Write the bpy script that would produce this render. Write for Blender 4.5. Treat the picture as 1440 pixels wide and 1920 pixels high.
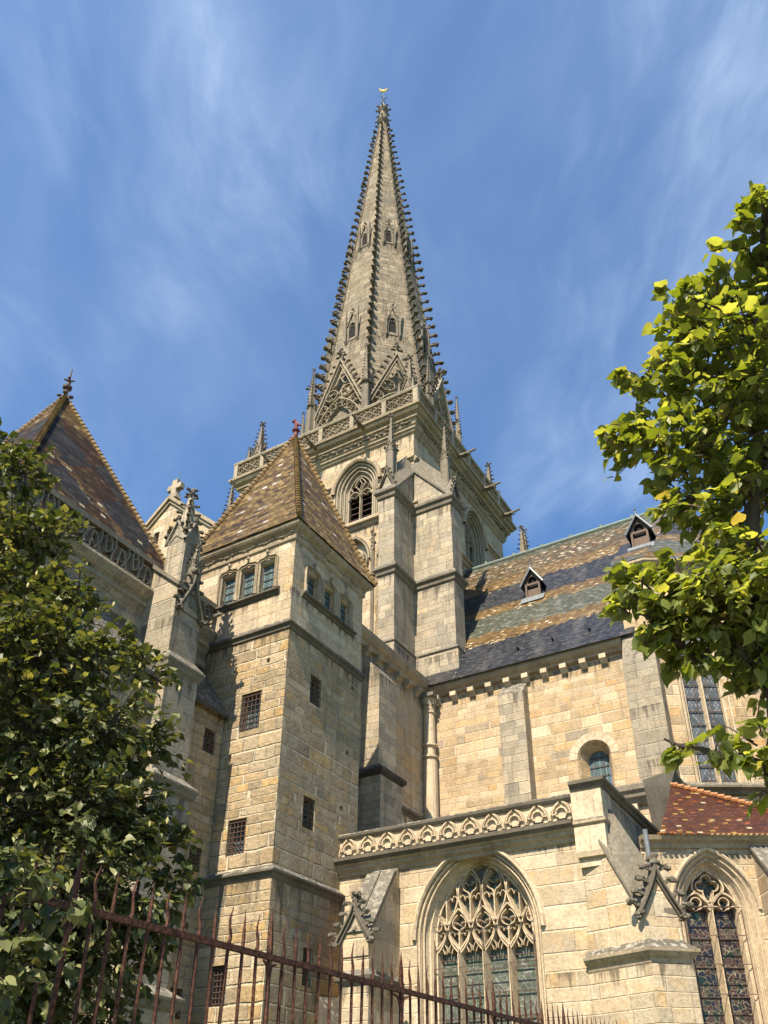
import bpy, bmesh, math, random
from mathutils import Vector, Matrix, noise as mnoise
from mathutils.geometry import tessellate_polygon
R = math.radians
for o in list(bpy.data.objects): bpy.data.objects.remove(o)
S = bpy.context.scene; COL = S.collection
# ------------------------------------------------------------------ camera
F, CYP = 1640.0, 1192.0
YAW, PIT, ROL = R(-31.1), R(30.45), R(0.48)
fw = Vector((math.sin(YAW)*math.cos(PIT), math.cos(YAW)*math.cos(PIT), math.sin(PIT)))
rt0 = fw.cross(Vector((0, 0, 1))).normalized(); up0 = rt0.cross(fw)
RT = math.cos(ROL)*rt0 + math.sin(ROL)*up0; UP = -math.sin(ROL)*rt0 + math.cos(ROL)*up0
O = Vector((0, 0, 1.6))
cd = bpy.data.cameras.new('camera'); cam = bpy.data.objects.new('camera', cd); COL.objects.link(cam)
M = Matrix.Identity(4)
for i in range(3): M[i][0] = RT[i]; M[i][1] = UP[i]; M[i][2] = -fw[i]; M[i][3] = O[i]
cam.matrix_world = M
cd.sensor_fit = 'VERTICAL'; cd.sensor_height = 36; cd.lens = F/1920*36; cd.shift_y = (CYP-960)/1920
cd.clip_start = .05; cd.clip_end = 2000; S.camera = cam
S.render.resolution_x = 768; S.render.resolution_y = 1024
# ------------------------------------------------------------------ light
SAZ, SEL = R(3.2), R(52)          # the sun stands towards -y, a little to +x
sdir = Vector((math.sin(SAZ)*math.cos(SEL), -math.cos(SAZ)*math.cos(SEL), math.sin(SEL)))
sl = bpy.data.lights.new('sun', 'SUN'); sl.energy = 5.0; sl.angle = R(.53); sl.color = (1, .89, .73)
so = bpy.data.objects.new('sun', sl); COL.objects.link(so); so.rotation_euler = sdir.to_track_quat('Z', 'Y').to_euler()
so.location = (0, 0, 30)
W = bpy.data.worlds.new('World'); S.world = W; W.use_nodes = True
S.view_settings.view_transform = 'Standard'; S.view_settings.look = 'None'; S.view_settings.exposure = 1.1
S.view_settings.gamma = 1
# ------------------------------------------------------------------ node helper
class G:
    def __init__(s, tree, clear=True):
        s.t = tree
        if clear: tree.nodes.clear()
    def n(s, typ, ins=None, **kw):
        x = s.t.nodes.new(typ)
        for k, v in kw.items(): setattr(x, k, v)
        if ins:
            for k, v in ins.items(): s.set(x.inputs[k], v)
        return x
    def set(s, sock, v):
        if isinstance(v, bpy.types.NodeSocket): s.t.links.new(v, sock)
        elif isinstance(v, bpy.types.Node): s.t.links.new(v.outputs[0], sock)
        else:
            if isinstance(v, (tuple, list)) and len(v) == 3 and sock.type == 'RGBA': v = (*v, 1)
            sock.default_value = v
    def m(s, op, a, b=None, c=None, clamp=False):
        x = s.t.nodes.new('ShaderNodeMath'); x.operation = op; x.use_clamp = clamp
        for i, v in enumerate((a, b, c)):
            if v is not None: s.set(x.inputs[i], v)
        return x.outputs[0]
    def comb(s, a, b, c=0.0): return s.n('ShaderNodeCombineXYZ', {0: a, 1: b, 2: c}).outputs[0]
    def mix(s, f, a, b, blend='MIX'):
        x = s.n('ShaderNodeMix', data_type='RGBA', blend_type=blend)
        s.set(x.inputs[0], f); s.set(x.inputs[6], a); s.set(x.inputs[7], b); return x.outputs[2]
    def ramp(s, f, pts, interp='LINEAR'):
        x = s.n('ShaderNodeValToRGB', {0: f}); cr = x.color_ramp; cr.interpolation = interp
        while len(cr.elements) < len(pts): cr.elements.new(.5)
        for e, (p, c) in zip(cr.elements, pts):
            e.position = p; e.color = (*c, 1) if isinstance(c, (tuple, list)) else (c, c, c, 1)
        return x.outputs[0]
    def noise(s, vec, sc, det=4, rough=.55, dist=0):
        return s.n('ShaderNodeTexNoise', {'Vector': vec, 'Scale': sc, 'Detail': det, 'Roughness': rough, 'Distortion': dist}).outputs['Fac']
    def map(s, v, a, b, c=0.0, d=1.0):
        x = s.n('ShaderNodeMapRange', {0: v, 1: a, 2: b, 3: c, 4: d}, clamp=True); return x.outputs[0]
def newmat(name):
    m = bpy.data.materials.new(name); m.use_nodes = True; return m, G(m.node_tree)
def finish(g, color, rough=.9, height=None, bdist=.02, bstr=1.0, metal=0.0, spec=.3, bevel=0, **extra):
    ins = {'Base Color': color, 'Roughness': rough, 'Metallic': metal, 'Specular IOR Level': spec}
    ins.update(extra)
    p = g.n('ShaderNodeBsdfPrincipled', ins)
    if height is not None:
        b = g.n('ShaderNodeBump', {'Height': height, 'Distance': bdist, 'Strength': bstr})
        if bevel:
            bv = g.n('ShaderNodeBevel', {'Radius': bevel}, samples=3); g.t.links.new(bv.outputs[0], b.inputs['Normal'])
        g.t.links.new(b.outputs[0], p.inputs['Normal'])
    o = g.n('ShaderNodeOutputMaterial'); g.t.links.new(p.outputs[0], o.inputs[0])
    return p
# ------------------------------------------------------------------ world sky with thin cirrus
g = G(W.node_tree)
sky = g.n('ShaderNodeTexSky', sky_type='NISHITA', sun_disc=False, sun_elevation=SEL, sun_rotation=math.pi-SAZ,
          altitude=300, air_density=1.0, dust_density=.35, ozone_density=2.2)
tc = g.n('ShaderNodeTexCoord').outputs['Generated']
sep = g.n('ShaderNodeSeparateXYZ', {0: tc})
den = g.m('MAXIMUM', g.m('ADD', sep.outputs[2], .12), .05)
cu = g.m('DIVIDE', sep.outputs[0], den); cv = g.m('DIVIDE', sep.outputs[1], den)
cvec = g.comb(cu, cv, 0)
FA = 38
def cdir(x, y): return tuple((fw+RT*((x-720)/F)+UP*((CYP-y)/F)).normalized())
warp = g.noise(cvec, 2.2, 2, .5)
def fibre(ang, sx, sy, sc, det, off):
    r_ = g.n('ShaderNodeMapping', {0: cvec, 1: (off, off*.6, 0), 2: (0, 0, R(ang))})
    w_ = g.n('ShaderNodeVectorMath', {0: r_.outputs[0], 1: g.comb(g.m('MULTIPLY', warp, .22), g.m('MULTIPLY', warp, .30))}, operation='ADD').outputs[0]
    return g.noise(g.n('ShaderNodeMapping', {0: w_, 3: (sx, sy, 1)}).outputs[0], sc, det, .58)
f1_ = fibre(FA, 1.0, 3.0, 1.9, 10, 1.3); f2_ = fibre(FA+22, 1.3, 3.4, 3.0, 10, 5.1); big = g.noise(cvec, 1.9, 4, .5)
fib = g.m('ADD', g.m('POWER', g.map(f1_, .36, .70), 1.4), g.m('MULTIPLY', g.m('POWER', g.map(f2_, .42, .72), 1.5), 1.1))
pat = None      # loose banks of cirrus
for (x, y, r0, r1, a_) in ((440, 190, .6, 13, .8), (380, 330, 0, 8, .5), (460, 470, 0, 3, .6), (310, 580, 0, 3.5, .5), (1380, 200, 2, 17, 1.05), (1230, 300, 0, 8, .6), (820, 60, 0, 22, .22), (1090, 870, 0, 7.5, 1.5), (985, 912, 0, 3.5, 1.2), (260, 760, 0, 13, .35), (60, 560, 0, 12, .22), (1280, 780, 0, 10, .5), (300, 580, 0, 7, .35), (80, 60, 0, 18, .14), (1150, 420, 0, 13, .16), (120, 500, 0, 12, .1)):
    dt = g.n('ShaderNodeVectorMath', {0: tc, 1: cdir(x, y)}, operation='DOT_PRODUCT').outputs['Value']
    k_ = g.m('MULTIPLY', g.map(dt, math.cos(R(r1)), math.cos(R(r0*.3))), a_); k_ = g.m('MULTIPLY', k_, g.map(big, .38, .60, .15, 1.1))
    pat = k_ if pat is None else g.m('MAXIMUM', pat, k_)
cl = g.m('ADD', g.m('MULTIPLY', pat, g.m('ADD', .05, g.m('MULTIPLY', fib, .29))), g.m('MULTIPLY', g.m('ADD', .075, g.m('MULTIPLY', fib, .03)), g.map(sep.outputs[2], .56, .70)))
hs = g.n('ShaderNodeHueSaturation', {'Saturation': 1.22, 'Value': 1.38, 'Color': sky.outputs[0]})
skc = g.mix(g.m('MINIMUM', cl, .75), hs.outputs[0], (5.6, 6.7, 8.6))
bg = g.n('ShaderNodeBackground', {'Color': skc, 'Strength': .074})
g.t.links.new(bg.outputs[0], g.n('ShaderNodeOutputWorld').inputs[0])
# ------------------------------------------------------------------ materials
def uvxy(g):
    u = g.n('ShaderNodeUVMap', uv_map='UVMap'); s = g.n('ShaderNodeSeparateXYZ', {0: u.outputs[0]}); return s.outputs[0], s.outputs[1]
def stone_finish(g, col, h, lichen=.8, grime=.5, rough=.92, bd=.02, streak=True, gcol=(.075, .068, .055), bev=0, ledges=()):
    geo = g.n('ShaderNodeNewGeometry'); pos = geo.outputs['Position']
    nz = g.n('ShaderNodeSeparateXYZ', {0: geo.outputs['Normal']}).outputs[2]
    fn = g.noise(pos, 14, 6, .65); md = g.noise(pos, 2.2, 5, .6); lg = g.noise(pos, .45, 4, .6)
    col = g.mix(.5, col, g.mix(1, col, g.ramp(fn, [(.30, .5), (.70, 1.45)]), 'MULTIPLY'))
    for L_, hgt in ledges:
        z_ = g.n('ShaderNodeSeparateXYZ', {0: pos}).outputs[2]
        band = g.m('MULTIPLY', g.map(z_, L_-hgt, L_), g.m('LESS_THAN', z_, L_+.02))
        sn = g.noise(g.n('ShaderNodeMapping', {0: pos, 1: (L_, 2, 0), 3: (4.5, 4.5, .32)}).outputs[0], 1.0, 6, .7)
        k_ = g.map(g.m('ADD', sn, g.m('MULTIPLY', g.m('SUBTRACT', band, 1), .22)), .45, .53)
        col = g.mix(g.m('MULTIPLY', g.m('MULTIPLY', k_, g.map(band, 0, .12)), .82), col, g.mix(.8, col, (.045, .039, .031)))
    col = g.mix(g.m('MULTIPLY', g.map(md, .48, .70), .55), col, g.mix(1, col, (.58, .56, .52), 'MULTIPLY'))
    pit = g.map(g.noise(pos, 26, 2, .7), .62, .70)
    col = g.mix(g.m('MULTIPLY', pit, g.map(md, .4, .6, .1, .6)), col, g.mix(1, col, (.45, .42, .38), 'MULTIPLY'))
    col = g.mix(g.m('MULTIPLY', g.map(lg, .5, .72), grime), col, g.mix(.55, col, (.20, .185, .155)))
    if streak:   # run-off stains down the wall
        sx = g.n('ShaderNodeMapping', {0: pos, 3: (3.4, 3.4, .20)})
        st = g.noise(sx.outputs[0], 1.0, 5, .6)
        col = g.mix(g.m('MULTIPLY', g.map(st, .54, .64), .75*grime+.05), col, g.mix(.62, col, (.10, .088, .07)))
    li = g.m('MULTIPLY', g.map(g.m('ADD', nz, g.m('MULTIPLY', g.m('SUBTRACT', md, .5), .5)), .25, .62), lichen)
    spots = g.map(g.noise(pos, 7, 5, .75), .50, .58)
    col = g.mix(li, col, g.mix(g.m('MULTIPLY', spots, .75), gcol, (.33, .31, .25)))
    hh = g.m('ADD', h, g.m('ADD', g.m('MULTIPLY', fn, .45), g.m('MULTIPLY', g.noise(pos, 45, 3, .7), .22)))
    finish(g, col, rough, hh, bd, 1.0, spec=.2, bevel=bev)
def ashlar(name, bw, bh, pal, mortar=(.56, .45, .31), mw=.014, lichen=.85, grime=.45, mstr=.8, rel=1.0, rubble=0.0, warm=None, bd=.03, jit=.02, calm=.3, bloom=.65, ledges=()):
    m, g = newmat(name); u, v = uvxy(g)
    pos = g.n('ShaderNodeNewGeometry').outputs['Position']
    j1 = g.m('MULTIPLY', g.m('SUBTRACT', g.noise(pos, 3.0, 3, .6), .5), jit+rubble)
    j2 = g.m('MULTIPLY', g.m('SUBTRACT', g.noise(g.n('ShaderNodeMapping', {0: pos, 1: (9, 4, 2)}).outputs[0], 2.4, 3, .6), .5), jit+rubble)
    u = g.m('ADD', u, j1); v = g.m('ADD', v, j2)
    v2 = g.m('ADD', g.m('DIVIDE', v, bh), g.m('MULTIPLY', g.m('SINE', g.m('MULTIPLY', v, 1.9/bh*.3)), .55))
    row = g.m('FLOOR', v2); fv = g.m('FRACT', v2)
    r1 = g.n('ShaderNodeTexWhiteNoise', {'W': row}, noise_dimensions='1D').outputs['Value']
    u2 = g.m('ADD', g.m('MULTIPLY', g.m('DIVIDE', u, bw), g.m('ADD', .72, g.m('MULTIPLY', r1, .55))), g.m('MULTIPLY', r1, 31.7))
    u2 = g.m('ADD', u2, g.m('MULTIPLY', g.m('SINE', g.m('ADD', g.m('MULTIPLY', u2, 2.1), g.m('MULTIPLY', r1, 40))), .3))
    colc = g.m('FLOOR', u2); fu = g.m('FRACT', u2)
    wn = g.n('ShaderNodeTexWhiteNoise', {'Vector': g.comb(colc, row, 3.3)}, noise_dimensions='3D')
    rnd = wn.outputs['Value']; rs = g.n('ShaderNodeSeparateColor', {0: wn.outputs['Color']})
    du = g.m('MULTIPLY', g.m('MINIMUM', fu, g.m('SUBTRACT', 1, fu)), bw); dv = g.m('MULTIPLY', g.m('MINIMUM', fv, g.m('SUBTRACT', 1, fv)), bh)
    d = g.m('ADD', g.m('MINIMUM', du, dv), g.m('MULTIPLY', g.m('SUBTRACT', g.noise(pos, 22, 2, .6), .5), mw*1.1))
    mask = g.map(d, mw*.45, mw*.45+mw*.9)
    ck = g.ramp(rnd, pal)
    av = tuple(sum(p[1][i] for p in pal)/len(pal) for i in range(3)); ck = g.mix(calm, ck, av)
    ck = g.mix(1, ck, g.ramp(rs.outputs[1], [(0, .88), (1, 1.10)]), 'MULTIPLY')
    # ochre bloom inside some blocks
    bl = g.m('MULTIPLY', g.map(g.noise(pos, 1.7, 5, .65), .48, .74), g.map(rs.outputs[2], .62, .72))
    ck = g.mix(g.m('MULTIPLY', bl, bloom), ck, (.56, .33, .11))
    col = g.mix(g.m('MULTIPLY', g.m('SUBTRACT', 1, mask), mstr), ck, mortar)
    h = g.m('ADD', g.m('MULTIPLY', mask, .55*rel), g.m('MULTIPLY', rnd, .35*rel))
    h = g.m('ADD', h, g.m('MULTIPLY', g.noise(pos, 6, 4, .6), .5*rel))
    stone_finish(g, col, h, lichen, grime, bd=bd, bev=.03, ledges=ledges)
    return m
CREAM = [(0, (.50, .38, .24)), (.22, (.38, .28, .165)), (.42, (.54, .43, .285)), (.6, (.40, .30, .18)), (.76, (.50, .355, .19)), (.93, (.30, .25, .18)), (1, (.47, .285, .115))]
CREAM2 = [(0, (.49, .38, .245)), (.3, (.42, .33, .21)), (.6, (.52, .43, .30)), (.85, (.35, .29, .20)), (1, (.47, .33, .17))]
TURR = [(0, (.40, .30, .18)), (.3, (.32, .24, .14)), (.5, (.44, .345, .22)), (.7, (.27, .21, .13)), (.88, (.42, .28, .12)), (1, (.26, .21, .145))]
GREYB = [(0, (.385, .315, .22)), (.35, (.30, .26, .195)), (.6, (.43, .355, .245)), (.85, (.26, .23, .175)), (1, (.39, .31, .20))]
SPIRE = [(0, (.27, .222, .15)), (.3, (.19, .155, .105)), (.55, (.33, .275, .19)), (.8, (.15, .122, .085)), (1, (.25, .20, .13))]
MA = {
 'choir': ashlar('choir_ashlar', .62, .31, CREAM, grime=.22, rel=1.0, calm=.0, ledges=((17.7, .9),)),
 'chapel': ashlar('chapel_ashlar', .78, .36, CREAM2, mortar=(.58, .47, .33), grime=.22, calm=.1, ledges=((7.6, .5), (4.8, .7))),
 'tower': ashlar('tower_ashlar', .60, .32, CREAM2, mortar=(.50, .42, .30), mstr=.6, grime=.5, ledges=((33.4, 1.1), (28.3, 1.0))),
 'buttress': ashlar('buttress_ashlar', .62, .34, GREYB, mortar=(.36, .32, .25), mstr=.35, grime=.8, bloom=.25, calm=.1, ledges=((28.0, 1.6), (23.65, 1.4), (19.8, 1.0), (17.0, 1.5))),
 'turret': ashlar('turret_rubble', .52, .27, TURR, mortar=(.58, .49, .34), mw=.02, rubble=.06, rel=1.9, grime=.5, bd=.05, calm=.05, ledges=((6.95, 1.3), (13.55, .7))),
 'turret_top': ashlar('turret_dressed', .80, .34, CREAM2, mortar=(.50, .41, .28), mw=.012, mstr=.7, grime=.3, ledges=((14.8, .6), (16.4, .3))),
 'house': ashlar('chapter_ashlar', .72, .36, [(p, tuple(q*.85 for q in c)) for p, c in GREYB], mortar=(.40, .35, .26), mstr=.45, grime=.8, bloom=.2, ledges=((11.6, 1.2), (8.5, 1.2), (13.0, .8), (15.0, 1.3))),
 'leanto': ashlar('leanto_rubble', .50, .26, TURR, mortar=(.46, .38, .26), mw=.02, rubble=.06, rel=1.8, grime=.7, bd=.05, ledges=((11.3, 1.5),)),
 'spire': ashlar('spire_ashlar', .55, .28, SPIRE, mortar=(.13, .11, .085), mw=.02, mstr=.7, grime=1.0, lichen=.35, bloom=.05, calm=0, ledges=((45.6, 2.5), (56.2, 2.5))),
 'transept': ashlar('transept_ashlar', .85, .42, CREAM2, mortar=(.46, .38, .26), mstr=.5, grime=.5, ledges=((17.8, 1.0), (12.4, .8))),
}
def plainstone(name, c, grime=.5, lichen=.8, bd=.015, gcol=(.075, .068, .055)):
    m, g = newmat(name); u, v = uvxy(g)
    j = g.m('FRACT', g.m('MULTIPLY', g.m('ADD', u, g.m('MULTIPLY', g.m('FLOOR', g.m('DIVIDE', v, .4)), .37)), 1/.9))
    jm = g.map(g.m('MINIMUM', j, g.m('SUBTRACT', 1, j)), .004, .014)
    rn = g.n('ShaderNodeTexWhiteNoise', {'W': g.m('FLOOR', g.m('MULTIPLY', u, 1/.9))}, noise_dimensions='1D').outputs['Value']
    col = g.mix(1, c, g.ramp(rn, [(0, .85), (1, 1.1)]), 'MULTIPLY')
    col = g.mix(g.m('MULTIPLY', g.m('SUBTRACT', 1, jm), .35), col, (.12, .10, .075))
    stone_finish(g, col, g.m('MULTIPLY', jm, .4), lichen, grime, bd=bd, gcol=gcol); return m
MA['mould'] = plainstone('moulding_stone', (.36, .285, .185), .5, .9)
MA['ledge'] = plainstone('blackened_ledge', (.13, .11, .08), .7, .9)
MA['tracery'] = plainstone('tracery_stone', (.50, .395, .26), .2, .4)
MA['tracery_pale'] = plainstone('carved_pale_stone', (.34, .285, .20), .4, .5)
MA['carved'] = plainstone('carved_grey_stone', (.20, .17, .125), .6, .45)
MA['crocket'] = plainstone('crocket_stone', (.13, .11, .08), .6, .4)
MA['slab'] = plainstone('weathered_slab', (.17, .145, .105), .7, .75, gcol=(.11, .10, .08))
MA['dark_slab'] = plainstone('dark_slab', (.075, .065, .05), .8, .7)
MA['fresh'] = plainstone('fresh_stone', (.50, .405, .275), .15, .6)
def tiles(name, kind, tw=.17, th=.10, v0=0.0, rough=.38):
    m, g = newmat(name); u, v = uvxy(g)
    v = g.m('SUBTRACT', v, v0)
    r = g.m('DIVIDE', v, th); row = g.m('FLOOR', r); fv = g.m('FRACT', r)
    r1 = g.n('ShaderNodeTexWhiteNoise', {'W': row}, noise_dimensions='1D').outputs['Value']
    c = g.m('ADD', g.m('DIVIDE', u, tw), g.m('ADD', g.m('MULTIPLY', g.m('MODULO', row, 2), .5), g.m('MULTIPLY', r1, .12)))
    cc = g.m('FLOOR', c); fu = g.m('FRACT', c)
    wn = g.n('ShaderNodeTexWhiteNoise', {'Vector': g.comb(cc, row, 1.7)}, noise_dimensions='3D'); rnd = wn.outputs['Value']
    rs = g.n('ShaderNodeSeparateColor', {0: wn.outputs['Color']})
    pos = g.n('ShaderNodeNewGeometry').outputs['Position']
    OCH = g.ramp(rnd, [(0, (.10, .058, .022)), (.35, (.17, .105, .036)), (.6, (.12, .075, .03)), (.85, (.22, .145, .055)), (.97, (.36, .28, .17)), (1, (.5, .42, .3))])  # palest few tiles double as painted white glints on the choir roof
    SLT = g.ramp(rnd, [(0, (.018, .020, .026)), (.5, (.030, .033, .040)), (.8, (.043, .045, .050)), (1, (.07, .066, .06))])
    GRN = g.ramp(rnd, [(0, (.060, .064, .045)), (.5, (.085, .092, .068)), (.8, (.11, .105, .07)), (1, (.17, .18, .15))])
    BRN = g.ramp(rnd, [(0, (0.0315, 0.0154, 0.0098)), (.5, (0.0490, 0.0238, 0.0126)), (.85, (0.0700, 0.0385, 0.0175)), (1, (0.1680, 0.1120, 0.0490))])
    if kind == 'choir':
        L = g.m('ADD', v, g.m('MULTIPLY', g.m('SUBTRACT', g.noise(g.comb(u, g.m('MULTIPLY', v, .3)), .9, 3, .6), .5), .55))
        L = g.m('ADD', L, g.m('MULTIPLY', g.m('SUBTRACT', rnd, .5), .28))
        f = g.m('DIVIDE', L, 11.4)
        sel = g.ramp(f, BANDS, 'CONSTANT')
        s3 = g.n('ShaderNodeSeparateColor', {0: sel})
        MIXT = g.ramp(rs.outputs[1], [(0, (.11, .065, .028)), (.3, (.075, .062, .04)), (.55, (.15, .095, .036)), (.75, (.075, .078, .055)), (.95, (.28, .20, .12)), (1, (.5, .42, .33))])
        col = g.mix(s3.outputs[0], SLT, OCH); col = g.mix(s3.outputs[1], col, GRN); col = g.mix(s3.outputs[2], col, MIXT)
        dust = g.m('MULTIPLY', g.map(g.noise(g.n('ShaderNodeMapping', {0: pos, 3: (1.4, .35, .35)}).outputs[0], 1.0, 5, .6), .55, .75), .35)
        col = g.mix(dust, col, (.17, .16, .15))
    elif kind == 'turret':
        col = g.ramp(rnd, [(0, (0.1260, 0.0784, 0.0276)), (.2, (0.0823, 0.0480, 0.0184)), (.38, (0.1596, 0.1040, 0.0350)), (.54, (0.0437, 0.0272, 0.0184)), (.62, (0.1764, 0.1200, 0.0442)), (.80, (0.0966, 0.0584, 0.0221)), (.93, (0.2184, 0.1640, 0.0874)), (.98, (0.3528, 0.3040, 0.2576))], 'CONSTANT')
    elif kind == 'house':
        L = g.m('ADD', g.m('ADD', g.m('MULTIPLY', v, .6), g.m('MULTIPLY', u, .62)), g.m('MULTIPLY', g.m('SUBTRACT', rnd, .5), .2))
        L2 = g.m('SUBTRACT', g.m('MULTIPLY', v, .6), g.m('MULTIPLY', u, .62))
        a = g.m('FRACT', g.m('DIVIDE', L, 2.6)); b = g.m('FRACT', g.m('ADD', g.m('DIVIDE', L2, 2.6), .3))
        t1 = g.m('GREATER_THAN', a, .62); t2 = g.m('GREATER_THAN', b, .58)
        ts = g.m('ABSOLUTE', g.m('SUBTRACT', t1, t2))
        col = g.mix(ts, SLT, BRN)
        strk = g.m('MULTIPLY', g.m('LESS_THAN', a, .14), g.m('GREATER_THAN', rs.outputs[0], .25))
        col = g.mix(g.m('MULTIPLY', strk, .75), col, OCH)
        pz = g.n('ShaderNodeSeparateXYZ', {0: pos}).outputs[2]
        col = g.mix(g.m('GREATER_THAN', pz, 20.3), col, OCH)
        col = g.mix(g.m('GREATER_THAN', rnd, .985), col, (.5, .45, .33))
    elif kind == 'red':
        col = g.ramp(rnd, [(0, (0.0620, 0.0198, 0.0112)), (.4, (0.0806, 0.0279, 0.0136)), (.75, (0.0465, 0.0186, 0.0136)), (.88, (0.2604, 0.1488, 0.0310)), (.92, (0.2170, 0.0620, 0.0186)), (.955, (0.3720, 0.3100, 0.1860)), (.975, (0.0868, 0.0310, 0.0124))], 'CONSTANT')
    col = g.mix(1, col, g.ramp(rs.outputs[2], [(0, .8), (1, 1.2)]), 'MULTIPLY')
    col = g.mix(1, col, g.ramp(r1, [(0, .62), (1, 1.3)]), 'MULTIPLY') if kind in ('turret', 'house') else col
    if kind == 'house': col = g.mix(1, col, (.58, .55, .5), 'MULTIPLY')
    gap = g.map(fv, 0.02, .42, 0, 1); gu = g.map(g.m('MINIMUM', fu, g.m('SUBTRACT', 1, fu)), .01, .06)
    col = g.mix(g.m('MULTIPLY', g.m('SUBTRACT', 1, g.m('MULTIPLY', gap, gu)), .85), col, (.015, .012, .01))
    h = g.m('ADD', g.m('ADD', g.m('MULTIPLY', g.m('SUBTRACT', 1, fv), .9), g.m('MULTIPLY', gu, .25)), g.m('ADD', g.m('MULTIPLY', rs.outputs[0], .6), g.m('MULTIPLY', g.noise(pos, 30, 2), .12)))
    ro = g.map(rs.outputs[1], 0, 1, rough-.12, rough+.2)
    finish(g, col, ro, h, .025, 1.0, spec=.12 if kind in ('house', 'turret') else .25); return m
# slope fraction -> (ochre, green, mixed)
BANDS = [(0, (0, 0, 0)), (.20, (1, 0, 0)), (.285, (0, 1, 0)), (.435, (1, 0, 0)), (.51, (0, 0, 0)), (.68, (1, 0, 0)), (.78, (0, 0, 1)), (.95, (0, 1, 0))]
def simple(name, c, rough=.6, metal=0, bump=0, sc=20, var=.25, spec=.4):
    m, g = newmat(name); pos = g.n('ShaderNodeNewGeometry').outputs['Position']
    n_ = g.noise(pos, sc, 5, .6)
    col = g.mix(1, c, g.ramp(n_, [(.3, 1-var), (.7, 1+var)]), 'MULTIPLY')
    finish(g, col, rough, n_, .01*max(bump, .01), 1, metal, spec); return m
MA['iron'] = simple('rusty_painted_iron', (.070, .029, .017), .75, .0, 1.2, 38, .85, .2)
MA['grille'] = simple('rusty_iron', (.075, .042, .032), .7, 0, .3, 30, .3)
MA['wood'] = simple('louvre_wood', (.045, .018, .013), .8)
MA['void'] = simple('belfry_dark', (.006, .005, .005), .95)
MA['copper'] = simple('verdigris_copper', (.13, .17, .14), .6, 0, .3, 8, .25)
MA['lead'] = simple('lead_sheet', (.17, .185, .19), .45, .2, .3, 8, .25)
MA['gold'] = simple('gilded_metal', (1.0, .66, .16), .22, .9, 0)
MA['terracotta'] = simple('red_glazed_terracotta', (.13, .022, .014), .55, 0, .3, 12)
MA['hiptile'] = simple('glazed_hip_tile', (.20, .13, .05), .35, 0, .4, 5, .55)
MA['hiptile_red'] = simple('orange_hip_tile', (.33, .13, .04), .5, 0, .4, 6, .5)
MA['dormer_wood'] = simple('dormer_timber', (.12, .08, .055), .8, 0, .4, 25, .3)
MA['bark'] = simple('linden_bark', (.055, .042, .03), .9, 0, 1, 18, .35)
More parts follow.
